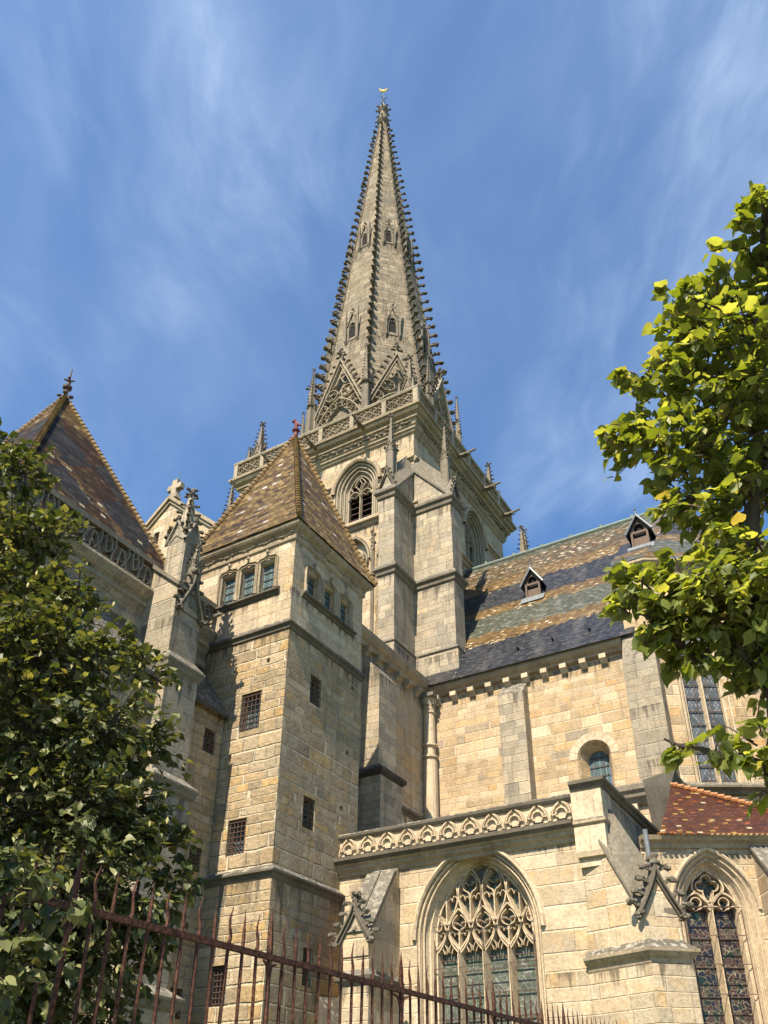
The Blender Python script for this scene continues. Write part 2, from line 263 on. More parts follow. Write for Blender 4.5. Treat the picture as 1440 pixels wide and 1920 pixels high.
def glass(name, kind):
    m, g = newmat(name); u, v = uvxy(g); uv = g.comb(u, v)
    if kind == 'lattice':      # diamond quarries
        a = g.m('FRACT', g.m('MULTIPLY', g.m('ADD', u, g.m('MULTIPLY', v, .62)), 7.5)); b = g.m('FRACT', g.m('MULTIPLY', g.m('SUBTRACT', u, g.m('MULTIPLY', v, .62)), 7.5))
        d = g.m('MINIMUM', g.m('MINIMUM', a, g.m('SUBTRACT', 1, a)), g.m('MINIMUM', b, g.m('SUBTRACT', 1, b)))
        line = g.m('LESS_THAN', d, .07)
        cell = g.n('ShaderNodeTexWhiteNoise', {'Vector': g.comb(g.m('FLOOR', g.m('MULTIPLY', g.m('ADD', u, g.m('MULTIPLY', v, .62)), 7.5)), g.m('FLOOR', g.m('MULTIPLY', g.m('SUBTRACT', u, g.m('MULTIPLY', v, .62)), 7.5)))}, noise_dimensions='3D').outputs['Value']
        base = g.ramp(cell, [(0, (.06, .075, .085)), (1, (.17, .19, .20))]); lc = (.035, .03, .03)
    elif kind == 'zigzag':
        uu = g.m('MULTIPLY', u, 9); zz = g.m('ABSOLUTE', g.m('SUBTRACT', g.m('FRACT', uu), .5))
        a = g.m('FRACT', g.m('ADD', g.m('MULTIPLY', v, 11), g.m('MULTIPLY', zz, 2)))
        line = g.m('MAXIMUM', g.m('LESS_THAN', a, .28), g.m('LESS_THAN', g.m('FRACT', g.m('MULTIPLY', u, 4.5)), .08))
        base = g.mix(g.noise(uv, 5, 2), (.012, .03, .035), (.04, .075, .08)); lc = (.20, .27, .27)
    elif kind == 'pale':       # greenish grisaille with pale leads
        vo = g.n('ShaderNodeTexVoronoi', {'Vector': uv, 'Scale': 7.5, 'Randomness': .9}, feature='DISTANCE_TO_EDGE').outputs[0]
        line = g.m('LESS_THAN', vo, .035)
        vr = g.n('ShaderNodeTexVoronoi', {'Vector': uv, 'Scale': 7.5, 'Randomness': .9}); cell = g.n('ShaderNodeSeparateColor', {0: vr.outputs['Color']}).outputs[0]
        base = g.ramp(cell, [(0, (.06, .068, .052)), (.5, (.10, .105, .08)), (.8, (.08, .10, .07)), (1, (.13, .125, .10))]); lc = (.20, .20, .17)
        base = g.mix(g.m('MULTIPLY', g.map(g.noise(uv, 2.2, 3), .5, .6), .6), base, (.035, .07, .035))
    else:                      # coloured figures, seen from outside
        wv_ = g.n('ShaderNodeVectorMath', {0: uv, 1: g.comb(g.m('MULTIPLY', g.noise(uv, 3, 2), .35), g.m('MULTIPLY', g.noise(uv, 2.3, 2), .35))}, operation='ADD').outputs[0]
        vo = g.n('ShaderNodeTexVoronoi', {'Vector': wv_, 'Scale': 8.5}, feature='DISTANCE_TO_EDGE').outputs[0]
        line = g.m('LESS_THAN', vo, .032)
        vr = g.n('ShaderNodeTexVoronoi', {'Vector': wv_, 'Scale': 8.5}); cell = g.n('ShaderNodeSeparateColor', {0: vr.outputs['Color']}).outputs[0]
        base = g.ramp(cell, [(0, (.022, .016, .022)), (.18, (.014, .018, .030)), (.34, (.045, .025, .022)), (.5, (.03, .034, .026)), (.64, (.055, .038, .032)), (.78, (.012, .026, .022)), (.9, (.07, .06, .048))], 'CONSTANT'); lc = (.22, .19, .13)
    col = g.mix(line, base, lc)
    hh = g.m('ADD', g.m('MULTIPLY', line, .5), g.m('MULTIPLY', g.noise(uv, 6, 2), .5))
    finish(g, col, g.m('ADD', .3, g.m('MULTIPLY', line, .4)), hh, .012, 1, spec=.25); return m
MA['g_pale'] = glass('pale_leaded_glass', 'pale'); MA['g_color'] = glass('stained_glass', 'color')
MA['g_zig'] = glass('patterned_leaded_glass', 'zigzag'); MA['g_lat'] = glass('diamond_leaded_glass', 'lattice')
def leafmat(name, c1_, c2_, c3_, tr=.35, under=(.10, .13, .05)):
    m, g = newmat(name)
    geo = g.n('ShaderNodeNewGeometry'); rnd = geo.outputs['Random Per Island']
    col = g.ramp(rnd, [(0, c1_), (.45, c2_), (.86, c3_), (.97, tuple(q*1.5 for q in c3_)), (1, (.30, .24, .09))])
    tcol = g.mix(1, col, (1.9, 1.75, .55), 'MULTIPLY')
    bk = g.mix(.55, col, under)
    cf = g.mix(geo.outputs['Backfacing'], col, bk)
    p = g.n('ShaderNodeBsdfPrincipled', {'Base Color': cf, 'Roughness': .5, 'Specular IOR Level': .35})
    t = g.n('ShaderNodeBsdfTranslucent', {'Color': tcol})
    mx = g.n('ShaderNodeMixShader', {0: tr}); g.t.links.new(p.outputs[0], mx.inputs[1]); g.t.links.new(t.outputs[0], mx.inputs[2])
    o = g.n('ShaderNodeOutputMaterial'); g.t.links.new(mx.outputs[0], o.inputs[0]); return m
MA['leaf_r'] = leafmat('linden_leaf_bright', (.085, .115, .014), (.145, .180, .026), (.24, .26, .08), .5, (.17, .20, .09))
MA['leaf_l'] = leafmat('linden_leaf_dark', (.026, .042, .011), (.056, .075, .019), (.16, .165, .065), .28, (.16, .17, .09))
# ------------------------------------------------------------------ mesh builder
Z = Vector((0, 0, 1))
def V3(*a): return Vector(a[0]) if len(a) == 1 else Vector(a)
class MB:
    def __init__(s): s.v = []; s.f = []
    def add(s, pts, faces):
        k = len(s.v); s.v += [Vector(p) for p in pts]; s.f += [tuple(i+k for i in f) for f in faces]
    def poly(s, *pts): s.add(pts, [tuple(range(len(pts)))])
    def box(s, x0, x1, y0, y1, z0, z1):
        if x0 > x1: x0, x1 = x1, x0
        if y0 > y1: y0, y1 = y1, y0
        P = [(x, y, z) for z in (z0, z1) for x, y in ((x0, y0), (x1, y0), (x1, y1), (x0, y1))]
        s.add(P, [(3, 2, 1, 0), (4, 5, 6, 7), (0, 1, 5, 4), (1, 2, 6, 5), (2, 3, 7, 6), (3, 0, 4, 7)])
    def frustum(s, p0, z0, p1, z1, caps=True):
        n = len(p0); s.add([(x, y, z0) for x, y in p0]+[(x, y, z1) for x, y in p1],
              [(i, (i+1) % n, n+(i+1) % n, n+i) for i in range(n)]+([tuple(range(n-1, -1, -1)), tuple(range(n, 2*n))] if caps else []))
    def loop(s, A, B, closed=True):
        n = len(A); k = len(s.v); s.v += [Vector(p) for p in A]+[Vector(p) for p in B]
        for i in range(n if closed else n-1): j = (i+1) % n; s.f.append((k+i, k+j, k+n+j, k+n+i))
    def tube(s, pts, r, n=6, cap=True):
        pts = [Vector(p) for p in pts]; rs = r if isinstance(r, (list, tuple)) else [r]*len(pts)
        rings = []; up = None
        for i, p in enumerate(pts):
            t = (pts[min(i+1, len(pts)-1)]-pts[max(i-1, 0)]).normalized()
            if up is None: up = t.orthogonal().normalized()
            a = (up-t*up.dot(t)); a = a.normalized() if a.length > 1e-6 else t.orthogonal().normalized(); up = a; b = t.cross(a)
            rings.append([p+(a*math.cos(q)+b*math.sin(q))*rs[i] for q in [2*math.pi*j/n for j in range(n)]])
        k = len(s.v)
        for rg in rings: s.v += rg
        for i in range(len(rings)-1):
            for j in range(n): jj = (j+1) % n; s.f.append((k+i*n+j, k+i*n+jj, k+(i+1)*n+jj, k+(i+1)*n+j))
        if cap: s.f.append(tuple(k+j for j in range(n-1, -1, -1))); s.f.append(tuple(k+(len(rings)-1)*n+j for j in range(n)))
    def lathe(s, c, prof, n=12):
        c = Vector(c); k = len(s.v)
        for r, z in prof: s.v += [c+Vector((r*math.cos(2*math.pi*j/n), r*math.sin(2*math.pi*j/n), z)) for j in range(n)]
        for i in range(len(prof)-1):
            for j in range(n): jj = (j+1) % n; s.f.append((k+i*n+j, k+i*n+jj, k+(i+1)*n+jj, k+(i+1)*n+j))
    def blob(s, c, rx, ry=None, rz=None, j=.22, rnd=random):
        ry = ry or rx; rz = rz or rx
        s.add([Vector((p[0]*rx, p[1]*ry, p[2]*rz))*(1+rnd.uniform(-j, j))+Vector(c) for p in ICO_V], ICO_F)
    def merge(s, o, mat): s.add([mat @ p for p in o.v], o.f)
bmx = bmesh.new(); bmesh.ops.create_icosphere(bmx, subdivisions=1, radius=1)
ICO_V = [tuple(v.co) for v in bmx.verts]; ICO_F = [tuple(v.index for v in f.verts) for f in bmx.faces]; bmx.free()
WL = {}
def build_mesh(name, mb, mat, org=Vector((0, 0, 0)), smooth=False):
    me = bpy.data.meshes.new(name); me.from_pydata([tuple(p-org) for p in mb.v], [], mb.f)
    uvl = me.uv_layers.new(name='UVMap'); data = [0.0]*(2*len(me.loops))
    for pl in me.polygons:
        n = pl.normal
        if abs(n.z) < .995:
            t = Vector((-n.y, n.x, 0)).normalized(); b = n.cross(t)
        else: t = Vector((1, 0, 0)); b = Vector((0, 1, 0))
        if b.z < 0: b = -b
        if abs(t.x) >= abs(t.y):
            if t.x < 0: t = -t
        elif t.y < 0: t = -t
        for li in pl.loop_indices:
            p = mb.v[me.loops[li].vertex_index]; data[2*li] = p.dot(t); data[2*li+1] = p.dot(b)
    uvl.data.foreach_set('uv', data)
    if smooth: me.polygons.foreach_set('use_smooth', [True]*len(me.polygons))
    if mat is not None: me.materials.append(MA[mat] if isinstance(mat, str) else mat)
    me.update(); return me
def world(o): return WL.get(o.name_full, Vector((0, 0, 0)))
def part(name, mb, mat, parent, org=None, smooth=False, label=None):
    pw = world(parent); org = pw if org is None else Vector(org)
    o = bpy.data.objects.new(name, build_mesh(name, mb, mat, org, smooth)); COL.objects.link(o)
    o.parent = parent; o.location = org-pw; WL[o.name_full] = org
    if label: o['label'] = label
    return o
def thing(name, label, cat, loc, group=None):
    o = bpy.data.objects.new(name, None); COL.objects.link(o); o.location = loc; o.empty_display_size = .3
    o['label'] = label; o['category'] = cat
    if group: o['group'] = group
    WL[o.name_full] = Vector(loc); return o
def inst(src, parent, loc, rz=0.0, sc=1.0, label=None):
    """a copy of a part (mesh built round the origin) placed at a world point"""
    o = src.copy(); COL.objects.link(o); o.parent = parent; o.location = Vector(loc)-world(parent); o.rotation_euler = (0, 0, rz)
    o.scale = (sc, sc, sc) if isinstance(sc, (int, float)) else sc
    if label: o['label'] = label
    WL[o.name_full] = Vector(loc)
    for ch in src.children:
        c = ch.copy(); COL.objects.link(c); c.parent = o
    return o
def at(x, y, ax, val):
    d = fw+RT*((x-720)/F)+UP*((CYP-y)/F); return O+d*((val-O[ax])/d[ax])
class Fr:                                         # a vertical plane: u along it, v up, d out of it
    def __init__(s, o, u): s.o = Vector(o); s.u = Vector(u).normalized(); s.n = s.u.cross(Z)
    def P(s, u, v, d=0.0): return s.o+s.u*u+Z*v+s.n*d
def FY(y): return Fr((0, y, 0), (1, 0, 0))         # faces -y, u = x
def FX(x): return Fr((x, 0, 0), (0, 1, 0))         # faces +x, u = y
def panel(mb, fr, outer, holes=(), d=0.0):
    loops = [[Vector((u, v, 0)) for u, v in l] for l in [outer]+list(holes)]
    flat = [q for l in loops for q in l]; k = len(mb.v)
    mb.v += [fr.P(q.x, q.y, d) for q in flat]
    for t in tessellate_polygon(loops):
        a, b, c = (flat[i] for i in t)
        if (b-a).cross(c-a).z < 0: t = t[::-1]
        mb.f.append(tuple(k+i for i in t))
def arch(c, w, v0, vs, rise, off=0.0, n=9, voff=0.0):
    """closed contour of an opening: bottom left, up, over the arch, down to bottom right"""
    w = w+off; rise = rise+off if rise > 0 else 0; v0 = v0-voff
    pts = [(c-w, v0), (c-w, vs if rise else vs+off)]
    if rise > 0:
        Rr = (w*w+rise*rise)/(2*w); a1 = math.atan2(rise, Rr-w) if Rr > w else math.pi-math.atan2(rise, w-Rr)
        L = [(c-w+Rr-Rr*math.cos(a1*i/n), vs+Rr*math.sin(a1*i/n)) for i in range(1, n+1)]
        pts += L+[(2*c-x, y) for x, y in reversed(L[:-1])]
    pts += [(c+w, vs if rise else vs+off), (c+w, v0)]
    return pts
def archpath(c, w, vs, rise, off=0.0, n=9):
    p = arch(c, w, vs-.01, vs, rise, off, n); return p[1:-1]
def loft(mb, fr, loops, closed=True):
    for (A, da), (B, db) in zip(loops, loops[1:]): mb.loop([fr.P(u, v, da) for u, v in A], [fr.P(u, v, db) for u, v in B], closed)
def offs(pts, o, closed=False):
    n = len(pts); out = []
    for i, (x, y) in enumerate(pts):
        a = pts[i-1] if (i > 0 or closed) else pts[i]; b = pts[(i+1) % n] if (i < n-1 or closed) else pts[i]
        def nrm(p, q):
            dx, dy = q[0]-p[0], q[1]-p[1]; L = math.hypot(dx, dy); return (-dy/L, dx/L) if L > 1e-9 else None
        n1 = nrm(a, (x, y)); n2 = nrm((x, y), b); n1 = n1 or n2 or (0, 1); n2 = n2 or n1
        mx, my = n1[0]+n2[0], n1[1]+n2[1]; L = math.hypot(mx, my)
        if L < 1e-6: mx, my, L = n1[0], n1[1], 1
        mx /= L; my /= L; k = max(.45, mx*n1[0]+my*n1[1]); out.append((x+mx*o/k, y+my*o/k))
    return out
def rib(mb, fr, pts, hw, df, db, closed=False, flat=.4):
    if len(pts) < 2: return
    A = [offs(pts, q, closed) for q in (-hw, -hw*flat, hw*flat, hw)]
    loft(mb, fr, list(zip(A, (db, df, df, db))), closed)
def arc(cx, cy, r, a0, a1, n=10): return [(cx+r*math.cos(R(a0+(a1-a0)*i/n)), cy+r*math.sin(R(a0+(a1-a0)*i/n))) for i in range(n+1)]
def curve(pts, n=6):
    """Catmull-Rom through points"""
    P = [pts[0]]+list(pts)+[pts[-1]]; out = []
    for i in range(1, len(P)-2):
        p0, p1, p2, p3 = P[i-1:i+3]
        for k in range(n):
            t = k/n; out.append(tuple(.5*((2*p1[j])+(-p0[j]+p2[j])*t+(2*p0[j]-5*p1[j]+4*p2[j]-p3[j])*t*t+(-p0[j]+3*p1[j]-3*p2[j]+p3[j])*t**3) for j in (0, 1)))
    out.append(tuple(pts[-1])); return out
def hsweep(mb, path, prof, closed=False, caps=True):
    """moulding: a profile of (out, z) swept along a horizontal path; out is to the right of the way it runs"""
    n = len(path); rings = []
    for i in range(n):
        p = Vector(path[i]); a = Vector(path[i-1]) if (i > 0 or closed) else None; b = Vector(path[(i+1) % n]) if (i < n-1 or closed) else None
        d1 = (p-a).normalized() if a is not None else (b-p).normalized(); d2 = (b-p).normalized() if b is not None else d1
        n1 = Vector((d1.y, -d1.x)); n2 = Vector((d2.y, -d2.x)); mm = (n1+n2); mm = mm.normalized() if mm.length > 1e-6 else n1
        k = 1/max(.3, mm.dot(n1)); rings.append([(p.x+mm.x*o*k, p.y+mm.y*o*k, z) for o, z in prof])
    m_ = len(prof); k = len(mb.v)
    for rg in rings: mb.v += [Vector(q) for q in rg]
    for i in range(n if closed else n-1):
        j = (i+1) % n
        for q in range(m_-1): mb.f.append((k+i*m_+q, k+j*m_+q, k+j*m_+q+1, k+i*m_+q+1))
    if caps and not closed: mb.f.append(tuple(k+q for q in range(m_))); mb.f.append(tuple(k+(n-1)*m_+q for q in range(m_-1, -1, -1)))
def rect(x0, x1, y0, y1): return [(x0, y0), (x1, y0), (x1, y1), (x0, y1)]
def string_prof(z, h, p):   # a simple weathered string course, top at z+h
    return [(0, z-h*.6), (p*.35, z-h*.5), (p*.45, z-h*.1), (p, z+h*.1), (p, z+h*.35), (p*.85, z+h*.45), (0, z+h)]
rg = random.Random(7)
def crocket(mb, P, D, s, rr=rg, fine=False):
    P = Vector(P); D = Vector(D).normalized(); a = P-D*s*.15; b = P+D*s*.62+Z*s*.05; c = P+D*s*.92-Z*s*.08
    mb.tube([a, b, c], [s*.22, s*.17, s*.14], 4, False)
    mb.blob(P+D*s*.9+Z*s*.05, s*.36, s*.36, s*.26, .3, rr)
    if not fine: mb.blob(P+D*s*.45+Z*s*.22, s*.26, s*.26, s*.2, .3, rr)
def finial(mb, P, s, rr=rg):
    P = Vector(P); mb.tube([P-Z*s*.3, P+Z*s*2.0], [s*.22, s*.12], 6)
    for k in range(4):
        a = k*math.pi/2; D = Vector((math.cos(a), math.sin(a), 0)); crocket(mb, P+Z*s*.5, D, s*.75, rr); crocket(mb, P+Z*s*1.2, D, s*.5, rr, True)
    mb.blob(P+Z*s*2.0, s*.3, s*.3, s*.4, .2, rr)
def pinnacle(w, hs, hp, n=6, gab=.9, rr=rg, tiers=1, cs=1.0):
    """square shaft with gablets and a crocketed spirelet, standing on the origin; returns shaft, crockets"""
    A = MB(); B = MB(); h = w/2
    A.frustum(rect(-h*1.12, h*1.12, -h*1.12, h*1.12), 0, rect(-h, h, -h, h), .18*w+.05)
    A.box(-h, h, -h, h, .1, hs)
    for k in range(4):
        rot_ = Matrix.Rotation(k*math.pi/2, 4, 'Z'); q = MB()
        fr = Fr((0, -h, 0), (1, 0, 0))
        rib(q, fr, [(-h*.86, .25), (-h*.86, hs-.1*w), (0, hs+.25*w), (h*.86, hs-.1*w), (h*.86, .25)], h*.12, w*.05, 0)
        g0 = [(-h*1.1, hs-.15*w), (0, hs+gab*w), (h*1.1, hs-.15*w)]
        if gab > 0:
            rib(q, fr, g0, h*.16, w*.12, -w*.02); panel(q, fr, [(-h, hs-.05*w), (h, hs-.05*w), (0, hs+gab*w*.9)], (), w*.01)
        A.merge(q, rot_)
        if gab > 0:
            q = MB()
            for t in (.3, .65):
                for sgn in (-1, 1): crocket(q, fr.P(sgn*h*1.1*(1-t), hs-.15*w+(gab+.15)*w*t, w*.06), (sgn*.9, -.4, .4), w*.24*cs, rr, True)
            q.blob(fr.P(0, hs+gab*w*1.12, w*.06), w*.13, w*.13, w*.2, .3, rr); B.merge(q, rot_)
    z0 = hs; r0 = h*.82; A.frustum(rect(-r0, r0, -r0, r0), z0, rect(-.025, .025, -.025, .025), hs+hp)
    for i in range(n):
        t = (i+.6)/(n+.4); r_ = r0*(1-t); z = z0+hp*t
        for k in range(4):
            a = math.pi/4+k*math.pi/2; crocket(B, (r_*1.35*math.cos(a), r_*1.35*math.sin(a), z), (math.cos(a), math.sin(a), .25), w*(.34-.12*t)*cs, rr, w < .35)
    for k in range(4):
        a = k*math.pi/2; crocket(B, (0, 0, hs+hp-.03), (math.cos(a), math.sin(a), .1), w*.3*cs, rr, True)
    B.blob((0, 0, hs+hp+.03), w*.13, w*.13, w*.22, .2, rr)
    return A, B
def pinnacle_part(parent, loc, args, name='pinnacle', ms='carved', mc='crocket', rz=0):
    A, B = pinnacle(**args); o = bpy.data.objects.new(name, build_mesh(name, A, ms)); COL.objects.link(o); o.parent = parent
    o.location = Vector(loc)-world(parent); o.rotation_euler = (0, 0, rz); WL[o.name_full] = Vector(loc)
    c = bpy.data.objects.new('crockets', build_mesh('crockets', B, mc)); COL.objects.link(c); c.parent = o; return o
def hip(mb, A, B, step=.2, r=.075):
    A = Vector(A); B = Vector(B); L = (B-A).length; n = max(2, int(L/step)); d = (B-A)/n
    for i in range(n):
        p = A+d*i; q = A+d*(i+1.12); mb.tube([p+Z*.035, q+Z*.0], [r*1.18, r*.86], 7)
def grille(mb, fr, u0, u1, v0, v1, nu, nv, d, r=.014):
    for i in range(nu):
        u = u0+(u1-u0)*(i+.5)/nu; mb.tube([fr.P(u, v0, d), fr.P(u, v1, d)], r, 4, False)
    for j in range(nv):
        v = v0+(v1-v0)*(j+.5)/nv
        mb.tube([fr.P(u0-.02, v, d+r), fr.P(u1+.02, v, d+r)], r, 4, False)
def rectl(u0, u1, v0, v1): return [(u0, v0), (u0, v1), (u1, v1), (u1, v0)]
def small_window(wallmb, fr, par, q, depth=.3, gl='g_zig', nu=4, nv=6, name='window'):
    """barred rectangular window; q = u0,u1,v0,v1.  Returns the hole."""
    u0, u1, v0, v1 = q; H = rectl(u0, u1, v0, v1)
    loft(wallmb, fr, [(H, 0), (H, -depth)])
    m = MB(); panel(m, fr, H, (), -depth+.01); w = part(name, m, gl, par)
    m = MB(); grille(m, fr, u0, u1, v0, v1, nu, nv, -.05); part('grille', m, 'grille', w)
    return H
def gargoyle(mb, P, D, L, s, rr=rg):
    """a long-necked beast leaning out from the wall"""
    P = Vector(P); D = Vector(D).normalized(); side = D.cross(Z).normalized()
    mb.tube([P-D*.2, P+D*L*.3-Z*s*.1, P+D*L*.6+Z*s*.02, P+D*L*.85+Z*s*.25, P+D*L+Z*s*.3], [s*.62, s*.6, s*.48, s*.34, s*.30], 8)
    H = P+D*L*1.05+Z*s*.32; mb.blob(H, s*.42, s*.42, s*.36, .15, rr)
    mb.tube([H-Z*s*.02, H+D*s*.6+Z*s*.02], [s*.28, s*.16], 6); mb.tube([H-Z*s*.22, H+D*s*.5-Z*s*.36], [s*.16, s*.09], 5)
    for sg in (-1, 1):
        mb.tube([H+side*sg*s*.25+Z*s*.15, H+side*sg*s*.38+Z*s*.55-D*s*.2], [s*.14, s*.03], 5)
        mb.tube([P+D*L*.45+side*sg*s*.45, P+D*L*.62+side*sg*s*.55-Z*s*.55, P+D*L*.8+side*sg*s*.45-Z*s*.5], [s*.22, s*.15, s*.12], 5)
        mb.tube([P+D*L*.1+side*sg*s*.5, P+D*L*.3+side*sg*s*.6-Z*s*.5, P+D*L*.45+side*sg*s*.55-Z*s*.45], [s*.26, s*.18, s*.12], 5)
    for i in range(5): mb.blob(P+D*L*(.25+.13*i)+Z*s*(.5-.02*i), s*.14, s*.14, s*.16, .3, rr)
V_TOP = 21.2
MA['roof_choir'] = tiles('choir_roof_tiles', 'choir', .17, .10, 30.84)
MA['roof_turret'] = tiles('turret_roof_tiles', 'turret', .19, .125, rough=.5)
MA['roof_house'] = tiles('chapter_roof_tiles', 'house', .20, .13, rough=.72)
MA['roof_red'] = tiles('chapel_roof_tiles', 'red', .13, .085)
# ================================================================== ground
def ground():
    m, g = newmat('lawn'); pos = g.n('ShaderNodeNewGeometry').outputs['Position']
    c = g.ramp(g.noise(pos, 3, 6, .65), [(.3, (.035, .055, .014)), (.7, (.07, .10, .03))])
    finish(g, c, .95, g.noise(pos, 30, 3), .03); MA['lawn'] = m
    m, g = newmat('gravel'); pos = g.n('ShaderNodeNewGeometry').outputs['Position']
    c = g.ramp(g.noise(pos, 25, 5, .7), [(.3, (.22, .20, .17)), (.7, (.36, .33, .28))])
    finish(g, c, .95, g.noise(pos, 60, 3), .01); MA['gravel'] = m
    mb = MB(); mb.poly((-600, -600, 0), (600, -600, 0), (600, 600, 0), (-600, 600, 0))
    o = bpy.data.objects.new('ground', build_mesh('ground', mb, 'lawn')); COL.objects.link(o); o['kind'] = 'structure'
    mb = MB(); mb.poly((-3.1, -40, .004), (2.5, -40, .004), (3.2, 40, .004), (-2.4, 40, .004))
    o = bpy.data.objects.new('path', build_mesh('path', mb, 'gravel')); COL.objects.link(o); o['kind'] = 'structure'
ground()
# ================================================================== bell tower
CX, CY, TH = -21.5, 34.8, 5.5
def bell_tower():
    T = thing('bell_tower', 'tall square belfry with flying buttresses and openwork crocketed octagonal stone spire', 'bell tower', (CX, CY, 0))
    x0, x1, y0, y1 = CX-TH, CX+TH, CY-TH, CY+TH
    wall = MB(); frs = [(FY(y0), x0, x1, (-23.6, -19.4)), (FX(x1), y0, y1, (32.6, 36.2))]
    for fr, a, b, cs in frs:
        holes = []
        for c in cs:
            A = lambda o, vo=0: arch(c, .70, 28.95, 31.1, 1.1, o, 10, vo)
            steps = [(.62, 0), (.60, -.08), (.44, -.10), (.42, -.18), (.27, -.20), (.25, -.28), (.10, -.31), (.06, -.38), (0, -.40), (0, -.6)]
            fr_m = MB(); loft(fr_m, fr, [(A(o), d) for o, d in steps])
            for o_, d_ in ((.52, -.04), (.35, -.13), (.18, -.24)):
                pth = A(o_)[:]; fr_m.tube([fr.P(u, v, d_) for u, v in pth], .05, 6, False)
            hp = archpath(c, .70, 31.1, 1.1, .62, 10)
            q = MB(); loft(q, fr, [([*offs2(c, hp, k)], d) for k, d in ((0, 0), (0, .12), (.10, .18), (.20, .16), (.24, 0))], False)
            # label stops running out sideways
            w = part('window', fr_m, 'tracery_pale', T); part('hood_mould', q, 'mould', w)
            holes.append(A(.62))
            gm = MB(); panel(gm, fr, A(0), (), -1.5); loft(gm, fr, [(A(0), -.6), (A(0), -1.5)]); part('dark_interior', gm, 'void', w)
            tm = MB(); D0, D1 = -.34, -.50
            rib(tm, fr, [(c, 28.95), (c, 31.15)], .065, D0, D1)
            for sgn in (-1, 1):
                cc = c+sgn*.35; tm_p = archpath(cc, .35, 30.75, .42, -.0, 8); rib(tm, fr, tm_p, .06, D0, D1)
                for k in (-1, 1): rib(tm, fr, curve([(cc+k*.33, 30.75), (cc+k*.2, 30.93), (cc+k*.06, 30.83), (cc+k*.02, 30.78)]), .03, D0-.02, D1)
                rib(tm, fr, curve([(c, 31.0), (c+sgn*.14, 31.35), (c+sgn*.30, 31.55), (c+sgn*.22, 31.8), (c+sgn*.05, 32.0)]), .05, D0, D1)
                rib(tm, fr, curve([(c+sgn*.35, 31.17), (c+sgn*.5, 31.3), (c+sgn*.56, 31.5)]), .035, D0, D1)
            rib(tm, fr, curve([(c-.03, 31.3), (c+.1, 31.6), (c-.02, 31.85), (c+.08, 32.1)]), .04, D0, D1)
            rib(tm, fr, A(-.03)[1:-1], .06, D0, D1)
            part('tracery', tm, 'tracery_pale', w)
            lm = MB()
            for k in range(7):
                z = 29.15+k*.37
                for sgn in (-1, 1):
                    ua, ub = sorted((c+sgn*.07, c+sgn*.69)); lm.add([fr.P(ua, z, -.55), fr.P(ub, z, -.55), fr.P(ub, z+.05, -.55), fr.P(ua, z+.05, -.55), fr.P(ub, z+.12, -.80), fr.P(ua, z+.12, -.80)], [(0, 1, 2, 3), (3, 2, 4, 5), (0, 1, 4, 5)])
            part('louvres', lm, 'wood', w)
        # blind arcade below the sill
        ar = MB(); am = MB(); n = 5; wdt = (b-a-.4)/n
        for i in range(n):
            c = a+.2+wdt*(i+.5); AA = lambda o: arch(c, .80, 20, 26.35, 1.5, o, 8)
            holes.append(AA(.12)); loft(ar, fr, [(AA(.12), 0), (AA(.04), -.12), (AA(0), -.3)]); panel(ar, fr, AA(0), (), -.3)
            rib(am, fr, AA(.02)[1:-1], .09, .05, -.3)
            rib(am, fr, [(c, 20), (c, 25.9)], .05, -.08, -.3)
            for s_ in (-1, 1):
                rib(am, fr, archpath(c+s_*.4, .38, 25.4, .5, 0, 6), .06, -.1, -.3)
                rib(am, fr, curve([(c, 25.9), (c+s_*.18, 26.35), (c+s_*.42, 26.55), (c+s_*.22, 26.95), (c, 27.15)]), .055, -.1, -.3)
                rib(am, fr, curve([(c+s_*.42, 25.95), (c+s_*.6, 26.3), (c+s_*.55, 26.7), (c+s_*.35, 27.0)]), .05, -.1, -.3)
                rib(am, fr, curve([(c+s_*.1, 26.2), (c+s_*.3, 26.3), (c+s_*.25, 26.6)]), .035, -.14, -.3)
        part('blind_arcade', ar, 'tower', T); part('arcade_tracery', am, 'tracery_pale', T)
        pm = MB()
        for i in range(1, n):   # slim pinnacled shafts between the arches
            u = a+.2+wdt*i; p = fr.P(u, 0, .05); pm.tube([p+Z*20, p+Z*26.9], .09, 6); pm.tube([p+Z*25.2, p+Z*25.4], .15, 6)
            pm.tube([p+Z*26.7, p+Z*28.2], [.13, .03], 4)
            for k in range(5): crocket(pm, p+Z*(26.9+.24*k), (1 if k % 2 else -1, 0, .2) if fr.n.y < -.5 else (0, 1 if k % 2 else -1, .2), .14, rg, True); crocket(pm, p+Z*(26.9+.24*k), fr.n, .12, rg, True)
        part('arcade_shaft', pm, 'carved', T)
        panel(wall, fr, [(a, 0), (a, 34.0), (b, 34.0), (b, 0)], holes)
    for s_ in ((FY(y1), x0, x1), ): wall.poly((x0, y1, 0), (x1, y1, 0), (x1, y1, 34), (x0, y1, 34))
    wall.poly((x0, y0, 0), (x0, y1, 0), (x0, y1, 34), (x0, y0, 34))
    part('wall', wall, 'tower', T)
    ring = [(x0, y0), (x1, y0), (x1, y1), (x0, y1)]
    sm = MB()
    hsweep(sm, ring, string_prof(28.5, .34, .26), True)
    part('string_course', sm, 'mould', T); sm = MB(); hsweep(sm, ring, string_prof(19.9, .3, .2), True); part('string_course', sm, 'mould', T)
    hsweep(sm, ring, [(0, 31.5), (.06, 31.55), (.16, 31.7), (.16, 31.76), (0, 31.82)], True) if False else None
